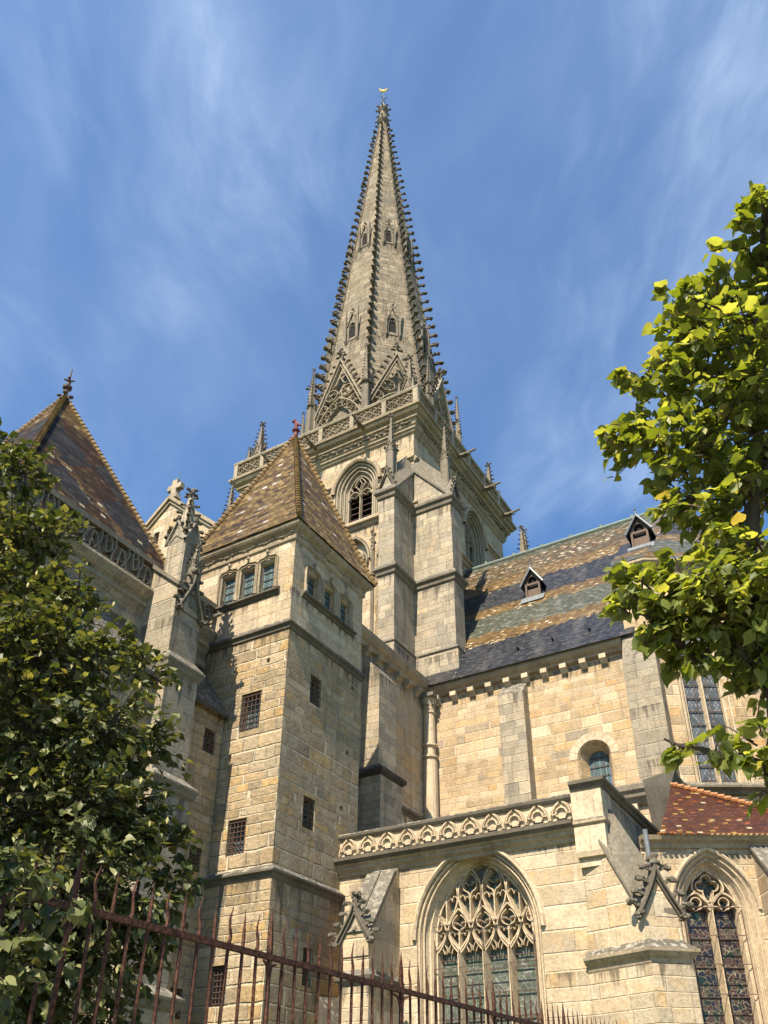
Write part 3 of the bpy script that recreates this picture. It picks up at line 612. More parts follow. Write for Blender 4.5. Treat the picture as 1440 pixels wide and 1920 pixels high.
    for fr, a, b, cs in frs:    # short strings at the springing, between the hoods
        ends = [a]+[q for c in cs for q in (c-1.55, c+1.55)]+[b]
        for p, q in zip(ends[::2], ends[1::2]):
            if q-p > .1:
                sm = MB(); P0 = fr.P(p, 0); P1 = fr.P(q, 0); hsweep(sm, [(P0.x, P0.y), (P1.x, P1.y)], string_prof(31.55, .24, .18)); part('impost_string', sm, 'mould', T)
    # crowning cornice: two rolls, a carved hollow, a big projecting roll
    cm = MB(); hsweep(cm, ring, [(0, 33.25), (.10, 33.35), (.12, 33.45), (.20, 33.50), (.20, 33.58), (.14, 33.62), (.22, 33.72), (.30, 34.0), (.40, 34.02), (.42, 34.10), (.34, 34.14), (.40, 34.22), (.56, 34.30), (.64, 34.42), (.62, 34.5), (.72, 34.52), (.75, 34.66), (.55, 34.72), (.3, 34.74), (-TH, 34.75)], True)
    part('cornice', cm, 'mould', T)
    fm = MB()
    for fr, a, b in ((FY(y0), x0, x1), (FX(x1), y0, y1)):
        u = a+.1
        while u < b:
            w_ = rg.uniform(.10, .2); h_ = rg.uniform(.05, .11)
            fm.blob(fr.P(u, 33.88+rg.uniform(-.06, .06), .29), w_ if fr.n.y < -.5 else .07, .07 if fr.n.y < -.5 else w_, h_, .35)
            u += rg.uniform(.16, .34)
    part('foliage_frieze', fm, 'carved', T)
    # balustrade: posts, rail and flamboyant net
    h = 6.05; bx0, bx1, by0, by1 = CX-h, CX+h, CY-h, CY+h
    rail = MB(); hsweep(rail, rect(bx0, bx1, by0, by1), [(-.2, 35.72), (-.2, 35.92), (.04, 35.92), (.07, 35.85), (.03, 35.74), (-.2, 35.72)], True)
    hsweep(rail, rect(bx0, bx1, by0, by1), [(-.2, 34.74), (-.2, 34.86), (.02, 34.86), (.02, 34.74)], True); part('balustrade_rail', rail, 'tracery_pale', T)
    for fi, (fr, a) in enumerate(((FY(by0), bx0), (FX(bx1), by0), (Fr((0, by1, 0), (-1, 0, 0)), -bx1), (Fr((bx0, 0, 0), (0, -1, 0)), -by1))):
        n = 6; w_ = 2*h/n
        for i in range(n+1 if fi == 0 else n):
            post = MB()
            u = a+w_*i; u = min(max(u, a+.13), a+2*h-.13); c = fr.P(u, 0, -.1)
            post.box(c.x-.13, c.x+.13, c.y-.13, c.y+.13, 34.75, 35.9)
            part('balustrade_post', post, 'tracery_pale', T)
        net = MB()
        for i in range(n):
            ua, ub = a+w_*i+.13, a+w_*(i+1)-.13; cw = (ub-ua)/3; zb, zt = 34.84, 35.76; zm = (zb+zt)/2
            for k in range(-1, 4):
                for d_ in (1, -1):
                    pts = []
                    for q in range(13):
                        t = q/12; u = ua+cw*(k+ (t*2 if d_ > 0 else 2-t*2))*1.0; v = zb+(zt-zb)*t+.05*math.sin(t*math.pi*4)
                        if ua <= u <= ub: pts.append((u+.03*math.sin(t*math.pi*4)*d_, v))
                    rib(net, fr, pts, .035, -.03, -.15)
            for k in range(3):     # cusps inside the cells
                for zz, uu in ((zm, ua+cw*(k+.5)), (zm+.23, ua+cw*(k+1)), (zm-.23, ua+cw*(k+1))):
                    if uu < ub-.05:
                        for an in (45, 135, 225, 315):
                            p = (uu+.13*math.cos(R(an)), zz+.13*math.sin(R(an))); rib(net, fr, [p, (uu+.05*math.cos(R(an)), zz+.05*math.sin(R(an)))], .022, -.05, -.13)
        part('balustrade_panel', net, 'tracery_pale', T)
    # gargoyles
    g0 = MB(); gargoyle(g0, (0, 0, 0), (0, -1, 0), .92, .19)
    go = part('gargoyle', MB(), 'carved', T); go.data = build_mesh('gargoyle', g0, 'carved'); go.location = Vector((-24.6, y0-.65, 34.42))-world(T)
    for x in (-21.75, -18.7): inst(go, T, (x, y0-.65, 34.42))
    for y in (33.2, 36.4, 39.2): inst(go, T, (x1+.65, y, 34.42), math.pi/2)
    # corner pinnacles on the platform
    pp = pinnacle_part(T, (CX+5.1, CY-5.1, 34.75), dict(w=.62, hs=2.0, hp=2.7, n=8, gab=1.2))
    for sx, sy in ((-1, -1), (1, 1), (-1, 1)): inst(pp, T, (CX+5.1*sx, CY+5.1*sy, 34.75))
    for sx, sy in ((1, -1), (-1, -1), (1, 1)):   # four little satellites round each
        A, B = pinnacle(.26, 1.5, 1.1, 5, 0, cs=1.3)
        q = MB(); r_ = MB()
        for dx, dy in ((-.42, -.42), (.42, -.42), (.42, .42), (-.42, .42)): q.merge(A, Matrix.Translation((dx, dy, 0))); r_.merge(B, Matrix.Translation((dx, dy, 0)))
        q.v = [p+Vector((CX+5.1*sx, CY+5.1*sy, 34.75)) for p in q.v]; r_.v = [p+Vector((CX+5.1*sx, CY+5.1*sy, 34.75)) for p in r_.v]
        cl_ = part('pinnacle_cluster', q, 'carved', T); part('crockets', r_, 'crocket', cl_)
    # --- diagonal pairs of stepped buttresses at the corners
    def buttress(P, D, side, length, w):
        """P: foot centre on the wall, D: outward, w width across"""
        m = MB(); D = Vector(D); Sd = Vector(side)
        def ringz(l, ww, z, back=.3): return [P-D*back-Sd*ww/2+Z*z, P+D*l-Sd*ww/2+Z*z, P+D*l+Sd*ww/2+Z*z, P-D*back+Sd*ww/2+Z*z]
        L = [ringz(length+.10, w+.12, 18.0), ringz(length+.10, w+.12, 19.9), ringz(length+.0, w, 20.0), ringz(length, w, 23.7), ringz(length, w, 28.0)]
        for a, b in zip(L, L[1:]): m.loop(a, b)
        b_ = part('buttress', m, 'buttress', T)
        q = MB()
        def cap(z, l, ww, pj_, hh):
            pts = [(P-D*.2-Sd*ww/2), (P+D*l-Sd*ww/2), (P+D*l+Sd*ww/2), (P-D*.2+Sd*ww/2)]
            path = [(p.x, p.y) for p in pts]
            a2 = Vector(path[1])-Vector(path[0]); b2 = Vector(path[2])-Vector(path[1])
            if a2.x*b2.y-a2.y*b2.x < 0: path = path[::-1]
            hsweep(q, path, [(0, z-hh*.5), (pj_*.4, z-hh*.35), (pj_*.5, z), (pj_, z+hh*.2), (pj_, z+hh*.45), (0, z+hh)])
        for a_ in ((23.65, length, w, .2, .45), (28.0, length, w, .2, .5), (19.95, length+.02, w+.02, .09, .2)): q.v.clear(); q.f.clear(); cap(*a_); part('set_off', q, 'slab', b_)
        # gabled head running back up to the tower
        hm = MB(); hz = 28.25
        A = [P+D*(length*.98)-Sd*w*.5+Z*hz, P+D*(length*.98)+Sd*w*.5+Z*hz, P+D*(length*.98)+Z*(hz+1.05)]
        Bk = [P-D*.1-Sd*w*.5+Z*(hz+2.6), P-D*.1+Sd*w*.5+Z*(hz+2.6), P-D*.1+Z*(hz+3.75)]
        Bb = [P-D*.1-Sd*w*.5+Z*hz, P-D*.1+Sd*w*.5+Z*hz]
        k = [A[0], A[1], A[2], Bk[0], Bk[1], Bk[2], Bb[0], Bb[1]]
        hm.add(k, [(0, 1, 2), (0, 6, 3), (1, 7, 4), (0, 6, 7, 1)])
        hd = part('gabled_head', hm, 'buttress', b_)
        rm = MB(); o_ = .09
        def off3(p, s_): return p+Sd*s_*o_-Z*.03
        for s_, i, j in ((-1, 0, 3), (1, 1, 4)):
            a, b, c, d = off3(k[i], s_)+D*.08, k[2]+Z*.07+D*.08, k[5]+Z*.07, off3(k[j], s_)
            rm.add([a, b, c, d]+[p-Z*.12 for p in (a, b, c, d)], [(0, 1, 2, 3), (7, 6, 5, 4), (0, 3, 7, 4), (0, 4, 5, 1)])
        part('coping', rm, 'slab', b_)
        cm_ = MB(); front = Fr(P+D*(length+.02), Sd if Sd.cross(Z).dot(D) > 0 else -Sd)
        for s_ in (-1, 1):
            rib(cm_, front, curve([(s_*w*.56, hz+.02), (s_*w*.36, hz+.45), (s_*w*.12, hz+.95), (0, hz+1.5)]), .05, .08, -.03)
            for t in (.15, .4, .65, .85): crocket(cm_, front.P(s_*w*.55*(1-t), hz+1.35*t, .05), front.u*s_+Z*.4, .17, rg, True)
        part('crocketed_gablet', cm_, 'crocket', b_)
        pinnacle_part(T, P+D*(length-.42)+Z*(hz+.5), dict(w=.38, hs=2.2, hp=2.5, n=8, gab=1.3, cs=1.4))
    for sx in (1, -1):
        buttress(Vector((CX+sx*(TH-.42), y0, 0)), (0, -1, 0), (1, 0, 0), 1.95, .82)
    for sy in (-1, 1):
        buttress(Vector((x1, CY+sy*(TH-.35), 0)), (1, 0, 0), (0, 1, 0), 2.0, .95)
    m = MB(); m.tube([(-15.93, 29.24, 18.5), (-15.93, 29.24, 27.8)], .045, 6)
    for z in (20, 22, 24.3, 26.2): m.tube([(-15.93, 29.24, z), (-15.93, 29.24, z+.1)], .07, 6)
    part('downpipe', m, 'grille', T)
    # --- octagonal spire
    sp = MB(); PR = [(34.75, 4.75), (38.6, 4.62), (41, 4.25), (46, 3.55), (51, 2.95), (56, 2.38), (61, 1.80), (66, 1.24), (71, .70), (74.2, .34)]
    AN = [R(22.5+45*k) for k in range(8)]
    def ov(a, r): return (CX+r*math.sin(a), CY-r*math.cos(a))
    def rad(z):
        for (za, ra), (zb, rb) in zip(PR, PR[1:]):
            if z <= zb: return ra+(rb-ra)*(z-za)/(zb-za)
        return .3
    for (za, ra), (zb, rb) in zip(PR, PR[1:]): sp.frustum([ov(a, ra) for a in AN], za, [ov(a, rb) for a in AN], zb, False)
    spire = part('spire', sp, 'spire', T)
    for a in AN:
        m = MB(); pts = []
        zs = [39+.35*i for i in range(101)]
        for z in zs: r_ = rad(z)+.02; x, y = ov(a, r_); pts.append((x, y, z))
        m.tube(pts, .075, 5, False)
        D = Vector((math.sin(a), -math.cos(a), 0)); z = 39.6; i = 0
        while z < 73.8:
            s_ = rg.uniform(.88, 1.12)*(.56-.0075*(z-39)); x, y = ov(a, rad(z)+.05); crocket(m, (x, y, z), D+Z*.12, s_, rg)
            z += .92-.004*(z-39)
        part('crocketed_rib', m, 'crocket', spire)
    cap_ = MB(); cap_.lathe((CX, CY, 0), [(.36, 73.9), (.30, 74.6), (.42, 74.8), (.52, 75.0), (.50, 75.2), (.32, 75.35), (.27, 76.3), (.36, 76.5), (.45, 76.7), (.40, 76.95), (.2, 77.1), (.05, 77.3)], 8)
    for k in range(8):
        D = Vector((math.sin(AN[k]), -math.cos(AN[k]), 0)); crocket(cap_, Vector((CX, CY, 76.7))+D*.3, D, .3); crocket(cap_, Vector((CX, CY, 75.1))+D*.4, D, .24)
    part('stone_finial', cap_, 'carved', spire)
    ck = MB(); ck.tube([(CX, CY, 77.2), (CX, CY, 79.5)], [.06, .03], 6); ck.blob((CX, CY, 77.6), .13, .13, .16, .05)
    for dx, dy in ((1, 0), (-1, 0), (0, 1), (0, -1)): ck.tube([(CX, CY, 78.3), (CX+dx*.35, CY+dy*.35, 78.4)], .035, 5)
    part('iron_cross', ck, 'lead', spire)
    # gilded cock, flat vane with a thick body
    D = RT.copy(); D.z = 0; D.normalize(); c = Vector((CX, CY, 79.7)); wk = MB(); fr = Fr(c, D)
    outl = [(a*.62, b*.7) for a, b in curve([(-.62, .62), (-.5, .1), (-.25, -.12), (.1, -.15), (.3, 0), (.42, .22), (.58, .28), (.46, .42), (.36, .5), (.2, .28), (-.05, .15), (-.3, .3), (-.62, .62)], 3)[:-1]]
    panel(wk, fr, outl, (), .05); panel(wk, fr, outl, (), -.05); loft(wk, fr, [(outl, .05), (outl, -.05)]); wk.blob(fr.P(0, .03, 0), .16, .08, .11, .05)
    part('weathercock', wk, 'gold', spire)
    # lucarnes on two stages
    def lucarne(w_, h_):
        m = MB(); fr = Fr((0, 0, 0), (1, 0, 0)); b = .25
        A = lambda o: arch(0, w_, 0, h_*.62, w_*1.5, o, 6); OUT = arch(0, w_+.13, -.05, h_*.62, w_*1.5+.35, 0, 6)
        panel(m, fr, OUT, [A(0)], .12); loft(m, fr, [(A(0), .12), (A(0), -.2)]); loft(m, fr, [(OUT, .12), (OUT, -.6)])
        rib(m, fr, [(-w_*1.5, h_*.66), (0, h_*1.28), (w_*1.5, h_*.66)], .055, .2, .05)
        for s_ in (-1, 1):
            m.tube([(s_*(w_+.2), -.2, -.15), (s_*(w_+.2), -.2, h_*1.05)], .075, 4); m.tube([(s_*(w_+.2), -.2, h_*1.05), (s_*(w_+.2), -.2, h_*1.5)], [.09, .01], 4)
            m.tube([(s_*(w_+.2), -.1, -.5), (s_*(w_+.2), -.2, -.12)], [.02, .11], 5)
            rib(m, fr, curve([(s_*w_, h_*.5), (s_*w_*.6, h_*.7), (s_*w_*.15, h_*.62)]), .03, .1, -.05)
            for t in (.3, .65): crocket(m, fr.P(s_*w_*1.5*(1-t), h_*.66+h_*.62*t, .15), (s_, 0, .5), .14, rg, True)
        crocket(m, fr.P(0, h_*1.3, .15), (1, 0, .3), .16, rg, True); crocket(m, fr.P(0, h_*1.3, .15), (-1, 0, .3), .16, rg, True); m.blob(fr.P(0, h_*1.45, .15), .1, .1, .16)
        return m
    for zz, w_, h_ in ((45.6, .24, 1.9), (56.2, .20, 1.75)):
        m = lucarne(w_, h_); src = None
        for k in range(8):
            a = R(45*k); r_ = rad(zz+.6)*math.cos(R(22.5)); loc = Vector((CX+r_*math.sin(a), CY-r_*math.cos(a), zz))
            if src is None:
                src = bpy.data.objects.new('lucarne', build_mesh('lucarne', m, 'carved')); COL.objects.link(src); src.parent = spire; src.location = loc-world(spire); src.rotation_euler = (0, 0, a)
                WL[src.name_full] = loc
            else:
                c_ = src.copy(); COL.objects.link(c_); c_.parent = spire; c_.location = loc-world(spire); c_.rotation_euler = (0, 0, a)
        # glazing of each lucarne
        gm = MB(); panel(gm, Fr((0, 0, 0), (1, 0, 0)), arch(0, w_, 0, h_*.62, w_*1.5, 0, 6), (), -.02)
        me = build_mesh('lucarne_glazing', gm, 'void')
        for k in range(8):
            a = R(45*k); r_ = rad(zz+.6)*math.cos(R(22.5)); o = bpy.data.objects.new('lucarne_glazing', me); COL.objects.link(o); o.parent = spire
            o.location = Vector((CX+(r_+.06)*math.sin(a), CY-(r_+.06)*math.cos(a), zz))-world(spire); o.rotation_euler = (0, 0, a)
    # eight openwork gables round the foot of the spire
    gm = MB(); gc = MB(); fr = Fr((0, 0, 0), (1, 0, 0)); hw = 1.72; z0, z1 = 2.5, 7.9
    out = [(-hw, z0+1.2), (0, z1), (hw, z0+1.2)]
    rib(gm, fr, out, .10, .14, -.16); rib(gm, fr, offs(out, -.2), .06, .08, -.14)
    for s_ in (-1, 1): rib(gm, fr, [(s_*(hw-.06), 0), (s_*(hw-.06), z0+1.2)], .10, .12, -.16)
    ap = archpath(0, hw-.15, 2.2, 2.5, 0, 10); rib(gm, fr, ap, .07, .08, -.14); rib(gm, fr, offs(ap, -.52), .045, .06, -.12)
    for i in range(11):          # foiled rings between the two arches
        t = (i+.5)/11*(len(ap)-1); k = int(t); f_ = t-k; pA = [ap[k][j]*(1-f_)+ap[min(k+1, len(ap)-1)][j]*f_ for j in (0, 1)]
        c = (pA[0]*.84, pA[1]-.22)
        rib(gm, fr, arc(c[0], c[1], .21, 0, 330, 9), .032, .05, -.1, True)
        for an in (30, 150, 270): rib(gm, fr, [(c[0]+.2*math.cos(R(an)), c[1]+.2*math.sin(R(an))), (c[0]+.08*math.cos(R(an)), c[1]+.08*math.sin(R(an)))], .025, .03, -.08)
        gc.blob(fr.P(pA[0]*.66, pA[1]-.48, .05), .09, .09, .09, .3)
    for cx_, cz_, r_ in ((0, 6.0, .48), (-.55, 5.15, .42), (.55, 5.15, .42), (-1.1, 4.25, .3), (1.1, 4.25, .3)):
        if abs(cx_) < .1: rib(gm, fr, curve([(-.5, 5.75), (-.25, 5.9), (0, 6.35), (.25, 5.9), (.5, 5.75)]), .045, .06, -.12); continue
        rib(gm, fr, arc(cx_, cz_, r_, 0, 340, 12), .045, .06, -.12, True)
        for an in (30, 150, 270): rib(gm, fr, curve([(cx_+r_*math.cos(R(an-22)), cz_+r_*math.sin(R(an-22))), (cx_+r_*.4*math.cos(R(an)), cz_+r_*.4*math.sin(R(an))), (cx_+r_*math.cos(R(an+22)), cz_+r_*math.sin(R(an+22)))], 3), .03, .04, -.1)
    for s_ in (-1, 1):
        for t in [.08+.115*i for i in range(8)]: crocket(gc, fr.P(s_*(hw*(1-t)+.08), z0+1.2+(z1-z0-1.2)*t+.05, -.02), (s_, 0, .5), .30)
    finial(gc, fr.P(0, z1+.1, 0), .42); gm.tube([fr.P(0, z1-.1, 0), fr.P(0, z1+.45, 0)], [.1, .07], 6)
    gme = build_mesh('gable', gm, 'tracery_pale'); gce = build_mesh('gable_crockets', gc, 'crocket')
    for k in range(8):
        a = R(45*k); r_ = 4.78*math.cos(R(22.5)); loc = Vector((CX+r_*math.sin(a), CY-r_*math.cos(a), 34.8))
        o = bpy.data.objects.new('gable', gme); COL.objects.link(o); o.parent = T; o.location = loc-world(T); o.rotation_euler = (0, 0, a)
        c_ = bpy.data.objects.new('gable_crockets', gce); COL.objects.link(c_); c_.parent = o
    # slender pinnacles between the gables
    pa = None
    for k in range(8):
        a = AN[k]; loc = Vector((CX+4.95*math.sin(a), CY-4.95*math.cos(a), 34.8))
        if pa is None: pa = pinnacle_part(T, loc, dict(w=.36, hs=4.6, hp=3.4, n=13, gab=0, cs=1.0), rz=a)
        else: inst(pa, T, loc, a)
def offs2(c, path, k):
    """push an arch path outwards from its middle by k"""
    return offs(path, k) if k == 0 or path[0][0] > path[-1][0] else offs(path, k)
bell_tower()
# ================================================================== stair turret
def stair_turret():
    x0, x1, y0, y1 = -16.0, -12.4, 15.7, 19.25
    T = thing('stair_turret', 'square stone stair turret with barred windows and steep ochre tiled pyramid roof', 'turret', ((x0+x1)/2, (y0+y1)/2, 0))
    fa, fb = FY(y0), FX(x1)
    low = MB(); H = []
    for q, nu, nv in (((-13.80, -13.15, 10.78, 11.85), 5, 7), ((-13.83, -13.27, 7.58, 8.45), 5, 7), ((-13.88, -13.38, 4.25, 5.1), 5, 7)):
        H.append(small_window(low, fa, T, q, .32, 'g_zig', nu, nv))
    HB = [small_window(low, fb, T, q, .3, 'g_zig', 3, 6) for q in ((16.78, 17.28, 11.78, 12.62), (16.76, 17.26, 8.40, 9.2), (17.0, 17.37, 4.78, 5.6))]
    for (u, v) in ((-13.06, 12.62), (-14.05, 10.1)): H.append(rectl(u, u+.09, v, v+.12))
    for (u, v) in ((18.75, 13.0), (18.6, 10.95), (18.4, 9.3)): HB.append(rectl(u, u+.11, v, v+.13))
    for h_, fr in [(q, fa) for q in H[3:]]+[(q, fb) for q in HB[3:]]: loft(low, fr, [(h_, 0), (h_, -.2)]); panel(low, fr, h_, (), -.2)
    # lower stage a hand wider
    panel(low, fa, rectl(x0, x1, 7.0, 13.62), [q for q in H if q[0][1] > 7])
    panel(low, fb, rectl(y0, y1, 7.0, 13.62), [q for q in HB if q[0][1] > 7])
    low.poly((x0, y1, 7), (x1, y1, 7), (x1, y1, 17), (x0, y1, 17))
    low.poly((x0, y0, 7), (x0, y1, 7), (x0, y1, 17), (x0, y0, 17))
    e = .06; fa2, fb2 = FY(y0-e), FX(x1+e)
    def shift(h): return h
    panel(low, fa2, rectl(x0, x1+e, 0, 7.0), [h for h in H if h[0][1] < 7]); panel(low, fb2, rectl(y0-e, y1, 0, 7.0), [h for h in HB if h[0][1] < 7])
    for h, f_ in [(h, fa) for h in H if h[0][1] < 7]+[(h, fb) for h in HB if h[0][1] < 7]: loft(low, f_, [(h, e), (h, 0)])
    low.poly((x0, y1, 0), (x1+e, y1, 0), (x1+e, y1, 7), (x0, y1, 7))
    part('lower_wall', low, 'turret', T)
    up = MB(); sets = []
    for fr, cs, lo, hi, a, b in ((fa, (-14.72, -14.02, -13.32), 14.95, 15.92, x0, x1), (fb, (16.62, 17.45, 18.28), 14.95, 15.70, y0, y1)):
        hh = []
        for c in cs:
            A = lambda o, vo=0.0: rectl(c-.25-o, c+.25+o, lo, hi+o); h_ = A(.09)
            loft(up, fr, [(A(.09), 0), (A(.06), -.04), (A(.03), -.05), (A(0), -.13), (A(0), -.22)]); hh.append(h_)
            m = MB(); panel(m, fr, A(0), (), -.17); w = part('window', m, 'g_zig', T)
            m = MB()
            for v in (.25, .5, .75): m.tube([fr.P(c-.23, lo+(hi-lo)*v, -.15), fr.P(c+.23, lo+(hi-lo)*v, -.15)], .012, 4)
            part('saddle_bar', m, 'grille', w)
            m = MB(); t = hi+.13   # ogee drip over the square head
            pth = curve([(c-.37, lo+.08), (c-.37, t-.12), (c-.27, t+.05), (c-.1, t+.06), (c, t+.2), (c+.1, t+.06), (c+.27, t+.05), (c+.37, t-.12), (c+.37, lo+.08)], 4)
            pth = [(c-.36, lo+.06), (c-.36, t-.10), (c-.33, t+.0), (c-.26, t+.05), (c-.12, t+.06), (c-.05, t+.10), (c, t+.2), (c+.05, t+.10), (c+.12, t+.06), (c+.26, t+.05), (c+.33, t), (c+.36, t-.10), (c+.36, lo+.06)]
            rib(m, fr, pth, .038, .055, -.02); rib(m, fr, offs(pth, -.075), .022, .03, -.02)
            m.blob(fr.P(c, t+.22, .07), .05, .05, .08, .2)
            for s_ in (-1, 1): m.tube([fr.P(c+s_*.36, lo+.0, .03), fr.P(c+s_*.36, lo+.22, .05)], [.07, .05], 5); m.tube([fr.P(c+s_*.27, lo, .0), fr.P(c+s_*.27, hi-.0, .0)], .025, 5)
            part('ogee_hood', m, 'mould', w)
        sm = MB(); P0 = fr.P(cs[0]-.5, 0, 0); P1 = fr.P(cs[-1]+.5, 0, 0)
        hsweep(sm, [(P0.x, P0.y), (P1.x, P1.y)], string_prof(lo-.14, .16, .13)); part('window_sill', sm, 'ledge', T)
        panel(up, fr, rectl(a, b, 13.62, 16.7), hh)
    part('upper_wall', up, 'turret_top', T)
    sm = MB(); ring = [(x0, y0), (x1, y0), (x1, y1), (x0, y1)]
    hsweep(sm, ring, string_prof(13.6, .22, .12), True); part('string_course', sm, 'ledge', T)
    sm = MB(); ring2 = [(x0, y0-e), (x1+e, y0-e), (x1+e, y1), (x0, y1)]
    hsweep(sm, ring2, [(0, 6.86), (.04, 6.92), (.06, 6.98), (.12, 7.02), (.12, 7.07), (-.05, 7.2)], True); part('string_course', sm, 'ledge', T)
    cm = MB(); hsweep(cm, ring, [(0, 16.38), (.05, 16.42), (.06, 16.5), (.05, 16.55), (.09, 16.66), (.20, 16.74), (.24, 16.80), (.24, 16.88), (0, 16.9)], True)
    part('cornice', cm, 'mould', T)
    fm = MB()
    for fr, a, b in ((fa, x0, x1), (fb, y0, y1)):
        u = a+.05
        while u < b:
            w_ = rg.uniform(.03, .06); fm.blob(fr.P(u, 16.60+.03*math.sin(u*9), .075), w_, w_, .028, .35); u += rg.uniform(.05, .1)
    part('vine_frieze', fm, 'tracery_pale', T)
    # roof with a little bell-cast at the eaves
    c = Vector((-14.15, 17.5, 22.55)); o1 = .30; E0 = [(x0-o1, y0-o1), (x1+o1, y0-o1), (x1+o1, y1+o1), (x0-o1, y1+o1)]
    k = .10; E1 = [tuple(Vector(p)*(1-k)+Vector((c.x, c.y))*k) for p in E0]
    rm = MB(); rm.frustum(E0, 16.90, E1, 17.35, False); rm.frustum(E1, 17.35, [(c.x, c.y)]*4, c.z, False)
    rm.frustum(E0, 16.90, [(x, y) for x, y in rect(x0, x1, y0, y1)], 16.88, False)
    rf = part('roof', rm, 'roof_turret', T)
    hm = MB()
    for p0, p1 in zip(E0, E1): hip(hm, (*p0, 16.95), (*p1, 17.40), .17, .08); hip(hm, (*p1, 17.40), c, .17, .08)
    part('hip_tiles', hm, 'hiptile', rf)
    fm = MB(); fm.lathe(c, [(.20, -.25), (.16, -.05), (.11, .05), (.10, .3), (.17, .38), (.19, .44), (.12, .5), (.08, .6), (.10, .85), (.05, .95)], 10)
    for k in range(4): a = math.pi/4+k*math.pi/2; crocket(fm, c-Z*.1, (math.cos(a), math.sin(a), 0), .22, rg, True)
    fm.tube([c+Z*.8, c+Z*1.15+Vector((-.1, 0, 0)), c+Z*1.05+Vector((-.25, 0, 0))], [.09, .07, .06], 6); fm.tube([c+Z*.9, c+Z*.65+Vector((.25, 0, 0))], [.08, .05], 6)
    fm.v = [c-Z*.1+(p-c+Z*.1)*.72 for p in fm.v]; part('finial', fm, 'terracotta', rf)
stair_turret()
# ================================================================== transept
def transept():
    xe, xw, yg, yb, ze = -15.5, -27.5, 19.1, 29.3, 17.9
    T = thing('transept', 'cathedral transept with cross-topped gable and corbelled eaves, behind the tiled stair turret', 'transept', (-21.5, 24, 0))
    w = MB(); fx = FX(xe); fy = FY(yg)
    panel(w, fx, rectl(yg, 29.2, 0, 18.2))
    sl_ = [rectl(-22.16, -21.88, 21.65, 22.55), rectl(-21.46, -21.18, 21.6, 22.45)]
    for h in sl_: loft(w, fy, [(h, 0), (h, -.35)]); panel(w, fy, h, (), -.35)
    panel(w, fy, [(xw, 0), (xw, 18.4), (-21.5, 23.8), (xe, 18.4), (xe, 0)], sl_)
    w.poly((xw, yg, 0), (xw, yb, 0), (xw, yb, 18.4), (xw, yg, 18.4)); part('wall', w, 'transept', T)
    cp = MB()
    for s_ in (-1, 1):
        a = Vector((-21.5, 0, 24.12)); b = Vector((-21.5+s_*6.3, 0, 18.45))
        for dy0, dy1, dz in ((-.16, .45, .0), (-.08, .37, -.16)):
            cp.add([(a.x, yg+dy0, a.z+dz), (b.x, yg+dy0, b.z+dz), (b.x, yg+dy1, b.z+dz), (a.x, yg+dy1, a.z+dz), (a.x, yg+dy0, a.z+dz-.18), (b.x, yg+dy0, b.z+dz-.18), (b.x, yg+dy1, b.z+dz-.18), (a.x, yg+dy1, a.z+dz-.18)], [(0, 1, 2, 3), (4, 7, 6, 5), (0, 4, 5, 1), (2, 6, 7, 3), (1, 5, 6, 2)])
    part('gable_coping', cp, 'mould', T)
    c = Vector((-21.5, yg+.12, 24.05)); cr = MB()
    cr.frustum(rect(c.x-.24, c.x+.24, c.y-.16, c.y+.16), c.z, rect(c.x-.14, c.x+.14, c.y-.12, c.y+.12), c.z+.3)
    cr.box(c.x-.135, c.x+.135, c.y-.11, c.y+.11, c.z+.25, c.z+.98); cr.box(c.x-.36, c.x-.135, c.y-.108, c.y+.108, c.z+.48, c.z+.74); cr.box(c.x+.135, c.x+.36, c.y-.108, c.y+.108, c.z+.48, c.z+.74)
    part('gable_cross', cr, 'buttress', T)
    lr = MB(); lr.tube([(c.x+.1, c.y, c.z+.95), (c.x+.1, c.y, c.z+1.4)], .015, 4); part('lightning_rod', lr, 'copper', T)
    r_ = MB(); r_.poly((-21.5, yg+.4, 23.9), (-21.5, yb, 23.9), (xe+.35, yb, 18.55), (xe+.35, yg+.4, 18.55)); r_.poly((-21.5, yg+.4, 23.9), (xw-.3, yg+.4, 18.5), (xw-.3, yb, 18.5), (-21.5, yb, 23.9)); part('roof', r_, 'roof_turret', T)
    cn = MB(); hsweep(cn, [(xe, yg), (xe, 29.0)], [(0, 17.9), (.16, 17.95), (.20, 18.08), (.28, 18.15), (.38, 18.3), (.40, 18.5), (.36, 18.55), (0, 18.6)]); part('cornice', cn, 'mould', T)
    y = 19.6; src = None
    while y < 28.8:
        m = MB(); corbel(m, 'x', xe, y, 17.62)
        part('corbel', m, 'mould', T); y += .78
    sm = MB(); hsweep(sm, [(xe, yg), (xe, 29.0)], string_prof(12.45, .22, .12)); part('string_course', sm, 'ledge', T)
    b = MB(); y0, y1 = 24.15, 25.4; d = .75
    b.add([(xe, y0, 17.7), (xe, y1, 17.7), (xe+d, y0, 16.7), (xe+d, y1, 16.7), (xe+d, y0, 13.0), (xe+d, y1, 13.0), (xe, y0, 13), (xe, y1, 13)], [(0, 2, 3, 1), (2, 4, 5, 3), (0, 6, 4, 2), (1, 3, 5, 7)])
    b.box(xe, xe+d+.15, y0-.1, y1+.1, 0, 12.7)
    bb = part('pilaster_buttress', b, 'buttress', T)
    q = MB(); hsweep(q, [(xe, y0-.1), (xe+d+.15, y0-.1), (xe+d+.15, y1+.1), (xe, y1+.1)], [(-.2, 12.6), (.05, 12.68), (.14, 12.78), (.14, 12.9), (-.16, 13.15)]); part('set_off', q, 'dark_slab', bb)
